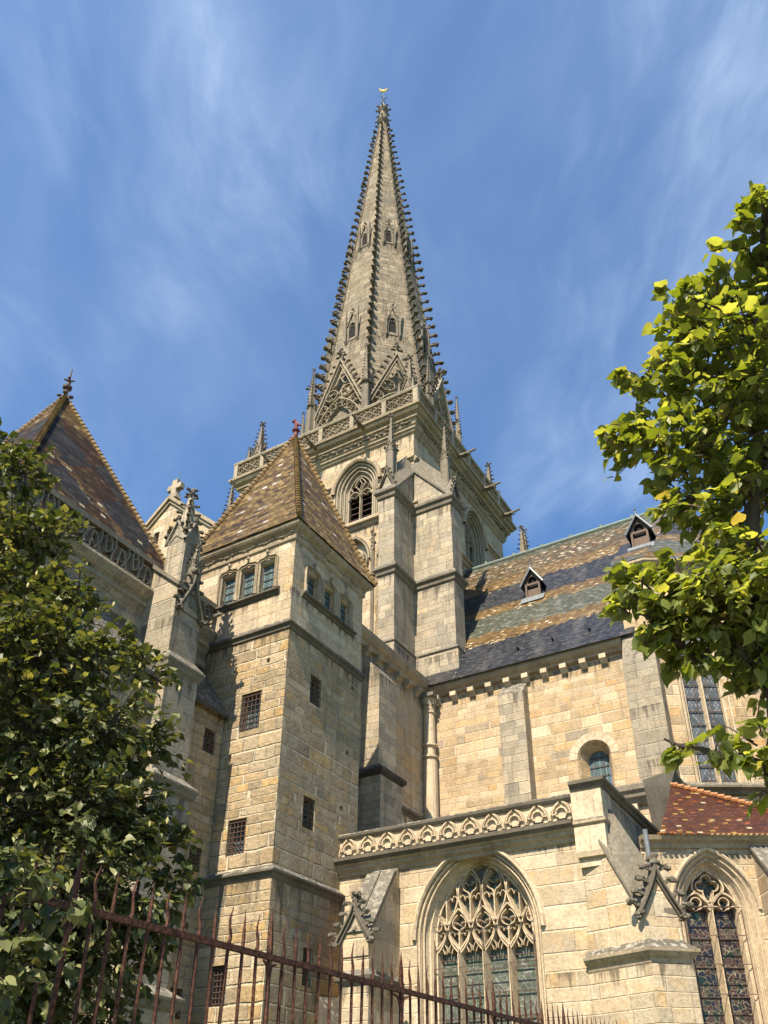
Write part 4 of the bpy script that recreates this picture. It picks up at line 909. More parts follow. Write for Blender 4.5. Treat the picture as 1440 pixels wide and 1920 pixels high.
def corbel(m, ax, w, u, z):
    """small bracket under the eaves; ax 'x': on a +x wall, 'y': on a -y wall"""
    pr = [(0, z-.02), (.10, z+.0), (.16, z+.1), (.26, z+.16), (.26, z+.34), (0, z+.34)]; h = .13
    P = (lambda o, q, s: (w+o, u+s*h, q)) if ax == 'x' else (lambda o, q, s: (u+s*h, w-o, q))
    k = len(m.v); n = len(pr); m.v += [Vector(P(o, q, -1)) for o, q in pr]+[Vector(P(o, q, 1)) for o, q in pr]
    m.f += [tuple(k+i for i in range(n)), tuple(k+n+i for i in range(n-1, -1, -1))]+[(k+i, k+(i+1) % n, k+n+(i+1) % n, k+n+i) for i in range(n)]
transept()
# ================================================================== choir
def apse_roof_point(x, y):
    a, b, c = Vector((-6.95, 28.62, 21.36)), Vector((-5.66, 28.62, 21.36)), Vector((-4.8, 34.8, 27.9))
    n = (b-a).cross(c-a); d = fw+RT*((x-720)/F)+UP*((CYP-y)/F); return O+d*((a-O).dot(n)/d.dot(n))
def choir():
    yc, x0, x1 = 29.2, -15.5, -7.0
    T = thing('choir', 'long cathedral choir with banded glazed tile roof, two dormers and sunlit ashlar wall', 'choir', (-11.2, 32, 0))
    w = MB(); fr = FY(yc); A = lambda o: arch(-8.68, .36, 12.6, 13.95, .36, o, 9)
    steps = [(.26, 0), (.22, -.05), (0, -.55)]
    loft(w, fr, [(A(o), d) for o, d in steps]); panel(w, fr, rectl(x0, x1, 0, 17.95), [A(.26)])
    part('wall', w, 'choir', T)
    m = MB(); panel(m, fr, A(0), (), -.5); wi = part('window', m, 'g_zig', T)
    m = MB()
    for v in (13.0, 13.35, 13.7, 14.05): m.tube([fr.P(-9.04, v, -.47), fr.P(-8.32, v, -.47)], .014, 4)
    for u in (-8.86, -8.5): m.tube([fr.P(u, 12.6, -.47), fr.P(u, 14.28, -.47)], .012, 4)
    part('saddle_bar', m, 'grille', wi)
    m = MB()      # voussoirs, a hair proud of the wall
    pa, pb = archpath(-8.68, .36, 13.95, .36, .27, 9), archpath(-8.68, .36, 13.95, .36, .58, 9)
    for i in range(0, len(pa)-1, 2):
        j = min(i+2, len(pa)-1); q = [pa[i], pb[i]]+([pb[i+1]] if j > i+1 else [])+[pb[j], pa[j]]+([pa[i+1]] if j > i+1 else [])
        c_ = (sum(p[0] for p in q)/len(q), sum(p[1] for p in q)/len(q)); q = [(c_[0]+(p[0]-c_[0])*.96, c_[1]+(p[1]-c_[1])*.96) for p in q][::-1]
        m.poly(*[fr.P(u, v, .012) for u, v in q]); loft(m, fr, [(q, .012), (q, 0)])
    part('arch_stones', m, 'fresh', wi)
    b = MB(); a0, a1 = -12.05, -11.0; d = .55
    b.add([(a0, yc, 17.6), (a1, yc, 17.6), (a0, yc-d, 16.95), (a1, yc-d, 16.95), (a0, yc-d, 8), (a1, yc-d, 8), (a0, yc, 8), (a1, yc, 8)], [(0, 1, 3, 2), (2, 3, 5, 4), (0, 2, 4, 6), (1, 7, 5, 3)]); part('pilaster_buttress', b, 'buttress', T)
    cn = MB(); hsweep(cn, [(x0, yc), (x1, yc)], [(0, 17.82), (.18, 17.85), (.22, 17.95), (.30, 18.0), (.40, 18.1), (.42, 18.26), (.36, 18.3), (0, 18.34)]); part('cornice', cn, 'mould', T)
    x = x0+.55
    while x < x1-.1: m = MB(); corbel(m, 'y', yc, x, 17.52); part('corbel', m, 'fresh', T); x += .79
    # roof
    EY, EZ, RY, RZ = 28.66, 18.24, 34.8, 27.9
    r_ = MB(); xa, xb = -15.4, -6.2
    def rp(x, f, h=0): n_ = Vector((0, -(RZ-EZ), RY-EY)).normalized(); return Vector((x, EY+(RY-EY)*f, EZ+(RZ-EZ)*f))+n_*h
    r_.poly(rp(-16, 0), rp(-6.5, 0), rp(-5.4, 1), rp(-16, 1)); r_.poly((-16, RY, RZ), (-6.5, RY, RZ), (-6.5, 2*RY-EY, EZ), (-16, 2*RY-EY, EZ))
    r_.poly(rp(-16, 0), rp(-6.5, 0), rp(-6.5, 0, -.05), rp(-16, 0, -.05))
    rf = part('roof', r_, 'roof_choir', T)
    m = MB(); m.tube([(-16, RY, RZ+.02), (-4.6, RY, RZ+.02)], .11, 8); x = -14.8
    while x < -5: m.blob((x, RY, RZ+.16), .1, .1, .12, .1); x += 1.55
    part('ridge_capping', m, 'copper', rf)
    for xx in (-11.26, -9.78, -8.26): m = MB(); p = rp(xx, .095, .03); m.tube([p, p+Vector((0, -.12, .0))], .05, 6); part('roof_vent', m, 'void', rf)
    m = MB()       # flashing against the tower buttress
    for i in range(8): p = rp(-13.9, i*.03+.0, .03); q = rp(-13.75, i*.03+.03, .03); m.box(p.x-.02, p.x+.03, p.y-.03, p.y+.15, p.z, p.z+.05)
    part('flashing', m, 'lead', rf)
    # dormers
    for xd, f in ((-11.3, .505), (-6.05, .66)):
        B = rp(xd, f) if f < .6 else at(1203, 1023, 0, xd)
        if f > .6: B = apse_roof_point(1203, 1023); xd = B.x
        hw, hh, dp = .36, .75, 1.5
        m = MB(); fz = FY(B.y-.02)
        m.box(xd-hw, xd-hw+.09, B.y-.05, B.y+.08, B.z-.1, B.z+hh); m.box(xd+hw-.09, xd+hw, B.y-.05, B.y+.08, B.z-.1, B.z+hh); m.box(xd-hw+.09, xd+hw-.09, B.y-.045, B.y+.05, B.z-.1, B.z+.05)
        top = B.z+hh; apx = top+.66
        trif = arch(xd, .21, top-.12, top, .36, 0, 6)
        panel(m, fz, [(xd-hw-.1, top-.06), (xd, apx), (xd+hw+.1, top-.06)], [trif[1:-1]]); panel(m, fz, rectl(xd-hw+.08, xd+hw-.08, top-.1, top-.06))
        dm = part('dormer', m, 'dormer_wood', rf)
        m = MB(); panel(m, fz, rectl(xd-.3, xd+.3, B.z, top-.28), (), -.12); part('shutter', m, 'dormer_wood', dm) if False else None
        q = MB(); q.poly(fz.P(xd-hw, B.z, -.10), fz.P(xd+hw, B.z, -.10), fz.P(xd+hw, top+.1, -.10), fz.P(xd, apx, -.10), fz.P(xd-hw, top+.1, -.10)); 
        for s_ in (-1, 1): q.add([(xd+s_*hw, B.y, B.z), (xd+s_*hw, B.y, top), (xd+s_*hw, B.y+.62, top)], [(0, 1, 2)])
        q2 = part('dormer_cheek', q, 'void', rf) if False else None
        MA.setdefault('slate', simple('slate', (.04, .045, .055), .5, 0, .4, 14, .3))
        r2 = MB()
        for s_ in (-1, 1):
            e0 = Vector((xd+s_*(hw+.17), B.y-.16, top-.14)); e1 = Vector((xd, B.y-.16, apx+.04)); b0 = e0+Vector((0, .95, 0)); b1 = e1+Vector((0, 1.3, 0))
            r2.add([e0, e1, b1, b0]+[p-Z*.06 for p in (e0, e1, b1, b0)], [(0, 1, 2, 3), (4, 7, 6, 5), (0, 4, 5, 1), (0, 3, 7, 4)])
        r2.v += []; r2.add([(xd-hw, B.y, B.z), (xd-hw, B.y, top), (xd-hw, B.y+.6, top)], [(0, 1, 2)]); r2.add([(xd+hw, B.y, B.z), (xd+hw, B.y, top), (xd+hw, B.y+.6, top)], [(0, 1, 2)])
        bpy_o = bpy.data.objects.new('dormer_roof', build_mesh('dormer_roof', r2, 'slate', world(dm))); COL.objects.link(bpy_o); bpy_o.parent = dm
        v_ = MB(); v_.poly(*[fz.P(a, b, -.11) for a, b in ((xd-hw, B.z), (xd+hw, B.z), (xd+hw, top+.05), (xd, apx-.05), (xd-hw, top+.05))]); o_ = bpy.data.objects.new('dormer_opening', build_mesh('dormer_opening', v_, 'void', world(dm))); COL.objects.link(o_); o_.parent = dm
        s2 = MB(); panel(s2, fz, rectl(xd-.29, xd+.29, B.z+.02, top-.30), (), -.06); o_ = bpy.data.objects.new('shutter', build_mesh('shutter', s2, 'dormer_wood', world(dm))); COL.objects.link(o_); o_.parent = dm
        l2 = MB()
        for s_ in (-1, 1): l2.tube([(xd+s_*(hw+.19), B.y-.18, top-.16), (xd, B.y-.18, apx+.06)], .045, 5)
        sl_ = Vector((0, RY-EY, RZ-EZ)).normalized(); q0 = B-sl_*.5+Vector((0, -.05, .04)); q1 = B-sl_*.05+Vector((0, -.05, .04)); ex = Vector((.55, 0, 0)); p_ = [q0-ex, q0+ex, q1+ex, q1-ex]; l2.poly(*p_); l2.tube([(xd, B.y-.15, apx), (xd, B.y-.15, apx+.32)], [.05, .02], 5); l2.blob((xd, B.y-.15, apx+.34), .06)
        o_ = bpy.data.objects.new('lead_edging', build_mesh('lead_edging', l2, 'lead', world(dm))); COL.objects.link(o_); o_.parent = dm
    # engaged column in the corner with the transept
    m = MB(); m.lathe((-15.28, 28.98, 0), [(.30, 8), (.30, 13.6), (.30, 15.0), (.25, 15.0), (.25, 15.08), (.33, 15.12), (.33, 15.2), (.25, 15.24), (.25, 15.58), (.33, 15.62), (.33, 15.7), (.25, 15.74), (.24, 17.05), (.29, 17.08), (.29, 17.14), (.24, 17.18), (.27, 17.35), (.36, 17.6), (.36, 17.72)], 16)
    col = part('engaged_column', m, 'fresh', T, smooth=False)
    q = MB(); q.box(-15.28-.42, -15.28+.42, 28.98-.42, 28.98+.42, 17.72, 17.88)
    for k in range(10):
        a = 2*math.pi*k/10; D = Vector((math.cos(a), math.sin(a), 0)); crocket(q, Vector((-15.28, 28.98, 17.38))+D*.24, D, .17, rg, True)
    part('capital', q, 'carved', col)
    # low block with bracketed cornice beside the side chapel
    b = MB(); b.box(-9.5, -5.55, 26.2, 29.0, 0, 11.0); lb = part('side_aisle', b, 'choir', T)
    q = MB(); hsweep(q, [(-9.5, 26.2), (-5.55, 26.2), (-5.55, 29)], [(0, 10.75), (.14, 10.82), (.2, 10.95), (.28, 11.0), (.3, 11.12), (.38, 11.2), (.38, 11.36), (.3, 11.42), (-3, 12.1)]); part('cornice', q, 'slab', lb)
    for x in (-8.3, -7.5, -6.7, -5.95): q = MB(); corbel(q, 'y', 26.2, x, 10.45); part('corbel', q, 'fresh', lb)
    # pinnacles of the far side rising behind the ridge
    pinnacle_part(T, (-14.25, 39.0, 28.5), dict(w=.55, hs=1.6, hp=2.9, n=8, gab=1.1))
    pinnacle_part(T, (-16.0, 41.3, 29.5), dict(w=.4, hs=2.3, hp=1.1, n=3, gab=.6))
choir()
# ================================================================== apse
def apse():
    T = thing('apse', 'polygonal apse with tall diamond-leaded windows rising behind the linden leaves', 'apse', (-4, 33, 0))
    U = Vector((.86, .51, 0)).normalized(); P0 = Vector((-5.75, 28.9, 0)); L = 3.6
    f1 = Fr(P0, U); P1 = P0+U*L; U2 = Vector((math.cos(R(62)), math.sin(R(62)), 0)); f2 = Fr(P1, U2); zt = 21.2
    w = MB(); A = lambda o: arch(1.42, .62, 12.3, 17.9, 1.7, o, 8)
    loft(w, f1, [(A(.30), 0), (A(.26), -.06), (A(.12), -.2), (A(0), -.45)]); panel(w, f1, rectl(0, L, 0, zt), [A(.30)])
    panel(w, f2, rectl(0, 5, 0, zt)); w.box(-6.85, -5.75, 28.9, 30, 18, zt); part('wall', w, 'choir', T)
    m = MB(); panel(m, f1, A(0), (), -.42); wi = part('window', m, 'g_lat', T)
    m = MB()
    for i in range(12): v = 12.5+i*.52; m.tube([f1.P(.8, v, -.38), f1.P(2.04, v, -.38)], .018, 4)
    for u in (1.18, 1.66): m.tube([f1.P(u, 12.3, -.38), f1.P(u, 19, -.38)], .016, 4)
    part('saddle_bar', m, 'grille', wi)
    m = MB(); rib(m, f1, [(1.42, 12.3), (1.42, 18)], .07, -.22, -.42)
    for o in (.20, .06): m.tube([f1.P(u, v, -.1 if o > .1 else -.3) for u, v in A(o)], .055, 6, False)
    part('jamb_shaft', m, 'fresh', wi)
    s = MB(); P = P0+U*.1; Q = P0+U*L; hsweep(s, [(P.x, P.y), (Q.x, Q.y)], string_prof(12.0, .3, .3)); part('window_sill', s, 'slab', T)
    s = MB(); hsweep(s, [(-6.85, 28.9), (-5.75, 28.9), (P1.x, P1.y), (P1.x+U2.x*5, P1.y+U2.y*5)], [(0, 20.9), (.08, 20.95), (.10, 21.05), (.20, 21.12), (.28, 21.22), (.28, 21.32), (0, 21.4)]); part('cornice', s, 'mould', T)
    b = MB(); b.box(-6.95, -5.75, 28.25, 29.15, 11, 16.9); b.add([(-6.95, 28.25, 16.9), (-5.75, 28.25, 16.9), (-5.75, 29.0, 18.6), (-6.95, 29.0, 18.6), (-5.75, 29.0, 16.9), (-6.95, 29.0, 16.9)], [(0, 1, 2, 3), (1, 4, 2), (0, 3, 5)])
    part('buttress', b, 'house', T)
    b = MB(); d = .95
    Pc = P1; N = (f1.n+f2.n).normalized(); Sd = N.cross(Z)
    for z0, z1, l in ((0, 14, 2.0), (14, 18.2, 1.4)):
        q = [Pc-Sd*.55, Pc-Sd*.55+N*l, Pc+Sd*.55+N*l, Pc+Sd*.55]; b.frustum([(p.x, p.y) for p in q], z0, [(p.x, p.y) for p in q], z1)
    q = [Pc-Sd*.55, Pc-Sd*.55+N*1.4, Pc+Sd*.55+N*1.4, Pc+Sd*.55]; b.add([q[1]+Z*18.2, q[2]+Z*18.2, q[3]+Z*20.2, q[0]+Z*20.2, q[0]+Z*18.2, q[3]+Z*18.2], [(0, 1, 2, 3), (0, 3, 4), (1, 5, 2)])
    part('buttress', b, 'buttress', T)
    r_ = MB(); top = Vector((-4.8, 34.8, 27.9)); e = [Vector((-6.95, 28.62, 21.36)), Vector((-5.66, 28.62, 21.36)), P1+N*.30+Z*21.36, P1+U2*5+f2.n*.28+Z*21.36]
    for a, b_ in zip(e, e[1:]): r_.poly(a, b_, top)
    r_.poly(Vector((-6.95, 28.62, 21.36)), top, (-6.95, 34.8, 27.9)); rf = part('roof', r_, 'roof_choir', T)
    h = MB()
    for a in e[2:3]: hip(h, a+Z*.03, top, .22, .09)
    part('hip_tiles', h, 'hiptile', rf)
    m = MB(); m.tube([top, top+Z*1.6], [.08, .02], 6); m.blob(top+Z*.5, .16); part('finial', m, 'copper', rf)
apse()
# ================================================================== side chapel
def side_chapel():
    yc, x0, x1, zt = 18.5, -12.4, -5.45, 7.62
    T = thing('side_chapel', 'late gothic side chapel with large flamboyant four-light window and carved parapet', 'chapel', (-9, 20, 0))
    fr = FY(yc); fx = FX(x1); C = -8.66
    A = lambda o: arch(C, 1.24, 3.2, 5.80, 1.72, o, 12)
    w = MB(); panel(w, fr, rectl(x0, x1, 0, zt), [A(.30)]); panel(w, fx, rectl(yc, 26.2, 0, 8.6)); part('wall', w, 'chapel', T)
    fm = MB(); loft(fm, fr, [(A(o), d) for o, d in ((.30, 0), (.29, -.05), (.22, -.07), (.21, -.13), (.15, -.15), (.10, -.24), (.06, -.25), (.0, -.36), (0, -.62))])
    for o, d in ((.255, -.035), (.17, -.10)): fm.tube([fr.P(u, v, d) for u, v in A(o)], .028, 6, False)
    wi = part('window', fm, 'tracery', T)
    gm = MB(); panel(gm, fr, A(.02), (), -.56); part('leaded_glass', gm, 'g_pale', wi)
    tm = MB(); D0, D1 = -.36, -.56
    def inside(u, v):
        if abs(u-C) > 1.235: return False
        if v < 5.80: return True
        w_, r_ = 1.24, 1.72; Rr = (w_*w_+r_*r_)/(2*w_); cx = C-w_+Rr if u < C else C+w_-Rr
        return (u-cx)**2+(v-5.80)**2 < Rr*Rr*1.001
    def crib(pts, hw, df=D0, db=D1):
        run = []
        for p in pts+[None]:
            if p is not None and inside(*p): run.append(p)
            else:
                if len(run) > 1: rib(tm, fr, run, hw, df, db)
                run = []
    rib(tm, fr, A(-.03)[:], .055, D0, D1)
    W4 = 2.48/4; M = [C-1.24+W4*i for i in range(5)]; vs = 5.48
    for i in (1, 2, 3): rib(tm, fr, [(M[i], 3.2), (M[i], vs)], .062, D0+.05, D1); rib(tm, fr, [(M[i], 3.2), (M[i], vs)], .03, D0+.10, D0)
    rc = W4/2
    for i in range(4):         # ogee heads with foiled cusps
        c = (M[i]+M[i+1])/2
        for s in (-1, 1):
            crib(curve([(c+s*rc, vs-.05), (c+s*rc*.93, vs+.10), (c+s*rc*.62, vs+.22), (c+s*rc*.28, vs+.36), (c, vs+.60)], 5), .038)
            crib(curve([(c+s*rc*.94, vs+.0), (c+s*rc*.72, vs+.14), (c+s*rc*.42, vs+.13), (c+s*rc*.30, vs+.03)], 4), .020, D0-.03)
            crib(curve([(c+s*rc*.42, vs+.13), (c+s*rc*.36, vs+.27), (c+s*rc*.12, vs+.15), (c+s*.02, vs+.06)], 4), .016, D0-.03)
    def cell(cx, vb, h, hw, stem=.52, lw=.045):
        def side(s, f=1.0, t0=0, t1=1): return [(cx+s*hw*f*math.sin(math.pi*(t0+(t1-t0)*i/16))**.92, vb+h*(t0+(t1-t0)*i/16)) for i in range(17)]
        for s in (-1, 1):
            crib(side(s), lw)
            crib(curve([(cx, vb+h*.40), (cx+s*hw*.14, vb+h*.52), (cx+s*hw*.50, vb+h*.58), (cx+s*hw*.62, vb+h*.70), (cx+s*hw*.40, vb+h*.80), (cx+s*hw*.12, vb+h*.86)], 4), lw*.72, D0-.02)
            crib(curve([(cx+s*hw*.93, vb+h*.44), (cx+s*hw*.66, vb+h*.50), (cx+s*hw*.52, vb+h*.46), (cx+s*hw*.46, vb+h*.40)], 3), .016, D0-.04)
            crib(curve([(cx+s*hw*.10, vb+h*.42), (cx+s*hw*.30, vb+h*.47), (cx+s*hw*.42, vb+h*.43)], 3), .015, D0-.04)
            crib(curve([(cx+s*hw*.60, vb+h*.70), (cx+s*hw*.24, vb+h*.69), (cx+s*hw*.14, vb+h*.64)], 3), .015, D0-.04)
        crib([(cx, vb), (cx, vb+h*.22), (cx, vb+h*.42)], lw*.95)
    for i in (0, 1, 2, 3, 4): cell(M[i], vs+.0, 1.02, rc*.90, lw=.034)
    for i in range(4): cell((M[i]+M[i+1])/2, vs+.66, 1.34, rc*.98, lw=.038)
    part('tracery', tm, 'tracery', wi)
    bm = MB()
    for v in (5.38, 5.12, 4.62, 4.12): bm.tube([fr.P(C-1.2, v, -.50), fr.P(C+1.2, v, -.50)], .014, 4)
    for v in (6.12, 5.18, 4.1): bm.tube([fr.P(C-1.25, v, -.28), fr.P(C+1.25, v, -.28)], .011, 4)
    for u in (C, C-1.23, C+1.23): bm.tube([fr.P(u, 3.2, -.29), fr.P(u, 7.3 if u == C else 5.8, -.29)], .012, 4)
    part('iron_stay', bm, 'grille', wi)
    hp = MB(); hpth = archpath(C, 1.24, 5.80, 1.72, .30, 12); loft(hp, fr, [(offs(hpth, k), d) for k, d in ((0, -.01), (.0, .05), (.04, .09), (.09, .07), (.12, 0))], False); part('hood_mould', hp, 'tracery', wi)
    # cornice and parapet
    cm = MB(); hsweep(cm, [(x0, yc), (x1-.65, yc)], [(0, 7.50), (.05, 7.52), (.08, 7.60), (.16, 7.66), (.17, 7.72), (.22, 7.76), (.24, 7.78)]); part('cornice', cm, 'mould', T)
    cm = MB(); hsweep(cm, [(x0, yc), (x1-.65, yc)], [(0, 7.775), (.24, 7.78), (.33, 7.86), (.34, 7.95), (.05, 8.05), (-.3, 8.06)]); part('ledge', cm, 'ledge', T)
    pm = MB(); pf = FY(yc-.10); za, zb = 8.03, 8.46; n = 11; W_ = (x1-.65-x0)/n
    pm.box(x0, x1-.65, yc-.05, yc+.14, 8.0, 8.5)
    for i in range(n):
        c = x0+W_*(i+.5); r_ = W_*.36
        rib(pm, pf, arc(c, za+.17, r_*.62, -10, 190, 10), .034, .02, -.05)
        for s in (-1, 1):
            rib(pm, pf, arc(c+s*W_*.30, za+.08, .075, -20 if s > 0 else 0, 180 if s > 0 else 200, 6), .026, .01, -.05)
            rib(pm, pf, curve([(c+s*W_*.06, zb), (c+s*W_*.28, za+.30), (c+s*W_*.46, za+.02)], 4), .026, .01, -.05)
        
        for s in (-1, 1): rib(pm, pf, curve([(c+s*W_*.5, za+.02), (c+s*W_*.44, za+.2), (c+s*W_*.30, za+.34), (c+s*W_*.12, zb-.0)], 4), .022, -.005, -.05)
    pp = part('parapet', pm, 'tracery', T)
    cp = MB(); hsweep(cp, [(x0, yc), (x1-.65, yc)], [(-.2, 8.44), (.10, 8.46), (.14, 8.52), (.15, 8.58), (.10, 8.62), (-.2, 8.66), (-.2, 8.44)]); part('coping', cp, 'ledge', pp)
    hm = MB()
    for i in range(n): c = x0+W_*(i+.5); hm.poly(pf.P(c-.12, za+.0, -.035), pf.P(c+.12, za+.0, -.035), pf.P(c+.12, za+.05, -.035), pf.P(c-.12, za+.05, -.035))
    part('drain_slot', hm, 'void', pp)
    # corner pier and returning parapet
    b = MB(); b.box(x1-.65, x1+.05, yc-.18, yc+.5, 7.2, 8.66); b.box(x1-.62, x1+.02, yc-.12, yc+.3, 6.9, 7.2); pr_ = part('corner_pier', b, 'fresh', T)
    b = MB(); hsweep(b, [(x1-.65, yc-.18), (x1+.05, yc-.18), (x1+.05, 25.5)], [(-.3, 8.6), (.03, 8.62), (.06, 8.70), (.12, 8.74), (.12, 8.82), (-.2, 8.92)]); part('coping', b, 'ledge', pr_)
    b = MB(); hsweep(b, [(x1-.65, yc-.18), (x1+.05, yc-.18), (x1+.05, yc+.5)], [(0, 7.78), (.05, 7.84), (.05, 7.90), (0, 7.95)]); part('moulding', b, 'mould', pr_); b = MB(); hsweep(b, [(x1-.62, yc-.12), (x1+.02, yc-.12), (x1+.02, yc+.5)], [(0, 7.05), (.08, 7.1), (.08, 7.22), (0, 7.25)]); part('moulding', b, 'mould', pr_)
    b = MB(); b.box(x1-.15, x1+.03, yc+.5, 25.5, 7.4, 8.62); part('side_parapet', b, 'house', T)
    rf = MB(); rf.poly((x0, yc+.1, 8.0), (x1, yc+.1, 8.0), (x1, 29.2, 8.1), (-15.5, 29.2, 8.1), (-15.5, 19.3, 8.0)); part('roof', rf, 'lead', T)
    # polygonal corner buttress
    C_, A_, B_, D_ = Vector((-6.15, 18.49, 0)), Vector((-4.72, 17.98, 0)), Vector((-4.11, 18.5, 0)), Vector((-5.2, 19.6, 0))
    b = MB()
    def rg_(z, k=0.0): return [p+Z*z for p in (C_+Vector((-.3*k, 0, 0)), A_+Vector((.3*k, -.8*k, 0)), B_+Vector((.9*k, .1*k, 0)), D_)]
    b.loop(rg_(0, .08), rg_(4.75, .08)); b.loop(rg_(4.75, .0), rg_(5.0, .0))
    At, Bt = A_+Z*5.86+Vector((-.08, .14, 0)), B_+Z*5.80+Vector((-.12, .12, 0)); Lt, Rt = Vector((-5.85, 18.48, 8.1)), Vector((-5.35, 18.75, 8.15)); Dt = Vector((-5.4, 19.5, 8.1))
    Cm = C_+Z*5.15
    b.add([Cm, A_+Z*5.12+Vector((-.03, .05, 0)), B_+Z*5.12+Vector((-.05, .03, 0)), At, Bt, Lt, Rt, D_+Z*5.1, Dt], [(0, 1, 3, 5), (1, 2, 4, 3), (2, 7, 8, 6, 4)])
    bt = part('corner_buttress', b, 'chapel', T)
    b = MB(); e = Vector((-.06, -.05, .05)); b.add([At+e, Bt+Vector((.05, 0, .05)), Rt+Z*.06, Lt+e, At+e-Z*.1, Lt+e-Z*.1, Bt+Vector((.05, 0, -.05)), Rt-Z*.06], [(0, 1, 2, 3), (0, 3, 5, 4), (0, 4, 6, 1), (1, 6, 7, 2)]); part('weathering', b, 'slab', bt)
    b = MB(); hsweep(b, [(C_.x-.0, C_.y), (A_.x, A_.y), (B_.x, B_.y), (D_.x, D_.y)], [(0, 4.72), (.03, 4.78), (.05, 4.86), (.10, 4.90), (.16, 4.98), (.17, 5.04), (.08, 5.10), (-.06, 5.24)]); part('set_off', b, 'mould', bt)
    b = MB(); f3 = Fr(Vector((At.x, At.y, 0)), Vector((Bt.x-At.x, Bt.y-At.y, 0))); Lg = (Vector((Bt.x-At.x, Bt.y-At.y))).length
    ogee_gablet(b, f3, Lg/2, Lg*.62, 5.75, 6.65, .19, bt)
    m = MB(); panel(m, f3, [(0, 5.1), (0, 5.9), (Lg*.3, 6.25), (Lg/2, 6.75), (Lg*.7, 6.25), (Lg, 5.9), (Lg, 5.1)], (), .02); part('gablet_face', m, 'chapel', bt)
    m = MB(); m.tube([(-4.95, 19.9, 0), (-4.95, 19.9, 8.0)], .06, 8)
    for z in (7.3, 6.2, 5.0): m.tube([(-4.95, 19.9, z), (-4.95, 19.9, z+.08)], .08, 8)
    part('downpipe', m, 'lead', T)
    # left buttress
    a0, a1, yf, ys = -11.38, -10.66, 17.15, 18.5
    b = MB(); pts = [(yf, 0), (yf, 5.75), (ys-.25, 7.35), (ys-.05, 7.58), (ys, 7.58), (ys, 0)]; n = len(pts)
    b.add([(a0, y, z) for y, z in pts]+[(a1, y, z) for y, z in pts], [tuple(range(n)), tuple(range(2*n-1, n-1, -1))]+[(i, i+n, (i+1) % n+n, (i+1) % n) for i in range(n-1)])
    lb = part('buttress', b, 'chapel', T)
    b = MB(); hsweep(b, [(a0, ys), (a0, yf), (a1, yf), (a1, ys)], [(0, 4.68), (.04, 4.74), (.10, 4.80), (.13, 4.88), (.05, 4.95), (-.02, 5.05)]); part('set_off', b, 'slab', lb)
    b = MB(); k = .04; S0, S1 = Vector((0, yf-.02, 5.78)), Vector((0, ys-.25, 7.40)); nn = Vector((0, -.77, .64))*.05
    xs = [a0-k, (a0+a1)/2, a1+k]; q = [[Vector((x, 0, 0))+p+nn*(1.6 if x == xs[1] else 1) for x in xs] for p in (S0, S1)]
    b.add(q[0]+q[1]+[p-nn*2 for p in q[0]+q[1]], [(0, 1, 4, 3), (1, 2, 5, 4), (0, 6, 7, 1), (1, 7, 8, 2), (0, 3, 9, 6), (2, 8, 11, 5)])
    b.tube([Vector((xs[1], 0, 0))+S0+nn*2, Vector((xs[1], 0, 0))+S1+nn*2], .035, 6); part('weathering', b, 'slab', lb)
    ogee_gablet(MB(), FY(yf-.02), (a0+a1)/2, .46, 5.62, 6.42, .165, lb)
    m = MB(); panel(m, FY(yf-.03), [(a0, 5.3), (a0, 5.75), ((a0+a1)/2-.15, 6.1), ((a0+a1)/2, 6.5), ((a0+a1)/2+.15, 6.1), (a1, 5.75), (a1, 5.3)]); part('gablet_face', m, 'chapel', lb)
    b = MB(); b.add([(-12.3, 17.6, 0), (-11.3, 17.6, 0), (-11.3, 17.6, 3.4), (-12.3, 17.6, 4.6), (-12.3, 18.5, 0), (-11.3, 18.5, 0), (-11.3, 18.5, 3.5), (-12.3, 18.5, 4.7)], [(0, 1, 2, 3), (3, 2, 6, 7), (1, 5, 6, 2)]); part('stair_block', b, 'dark_slab', T)
def ogee_gablet(m, fr, c, hw, z0, z1, s, par):
    for sg in (-1, 1):
        pth = curve([(c+sg*hw, z0-.02), (c+sg*hw*.86, z0+(z1-z0)*.12), (c+sg*hw*.5, z0+(z1-z0)*.45), (c+sg*hw*.17, z0+(z1-z0)*.8), (c, z1+.1)], 5)
        rib(m, fr, pth, .055, .13, -.06); rib(m, fr, offs(pth, .07*sg), .03, .08, -.04)
        for t in (5, 9, 13, 17):
            u, v = pth[min(t, len(pth)-1)]; P = fr.P(u+sg*.03, v+.03, .04); crocket(m, P, fr.u*sg+Z*.35, s*1.25); m.blob(P+fr.u*sg*s*1.1+Z*.05+fr.n*.03, s*.42, s*.42, s*.36, .3)
        P = fr.P(c+sg*hw*1.02, z0-.04, .10)
        for k in range(6): m.blob(P+Vector((rg.uniform(-.07, .07), rg.uniform(-.07, .07), rg.uniform(-.06, .05))), s*.4, s*.4, s*.3, .35)
    m.tube([fr.P(c, z1, .03), fr.P(c, z1+.22, .03)], [.06, .05], 6)
    for k in range(9): m.blob(fr.P(c+rg.uniform(-.09, .09), z1+.2+rg.uniform(-.1, .14), .03+rg.uniform(-.08, .08)), s*.38, s*.38, s*.34, .35)
    part('crocketed_gablet', m, 'crocket', par)
side_chapel()
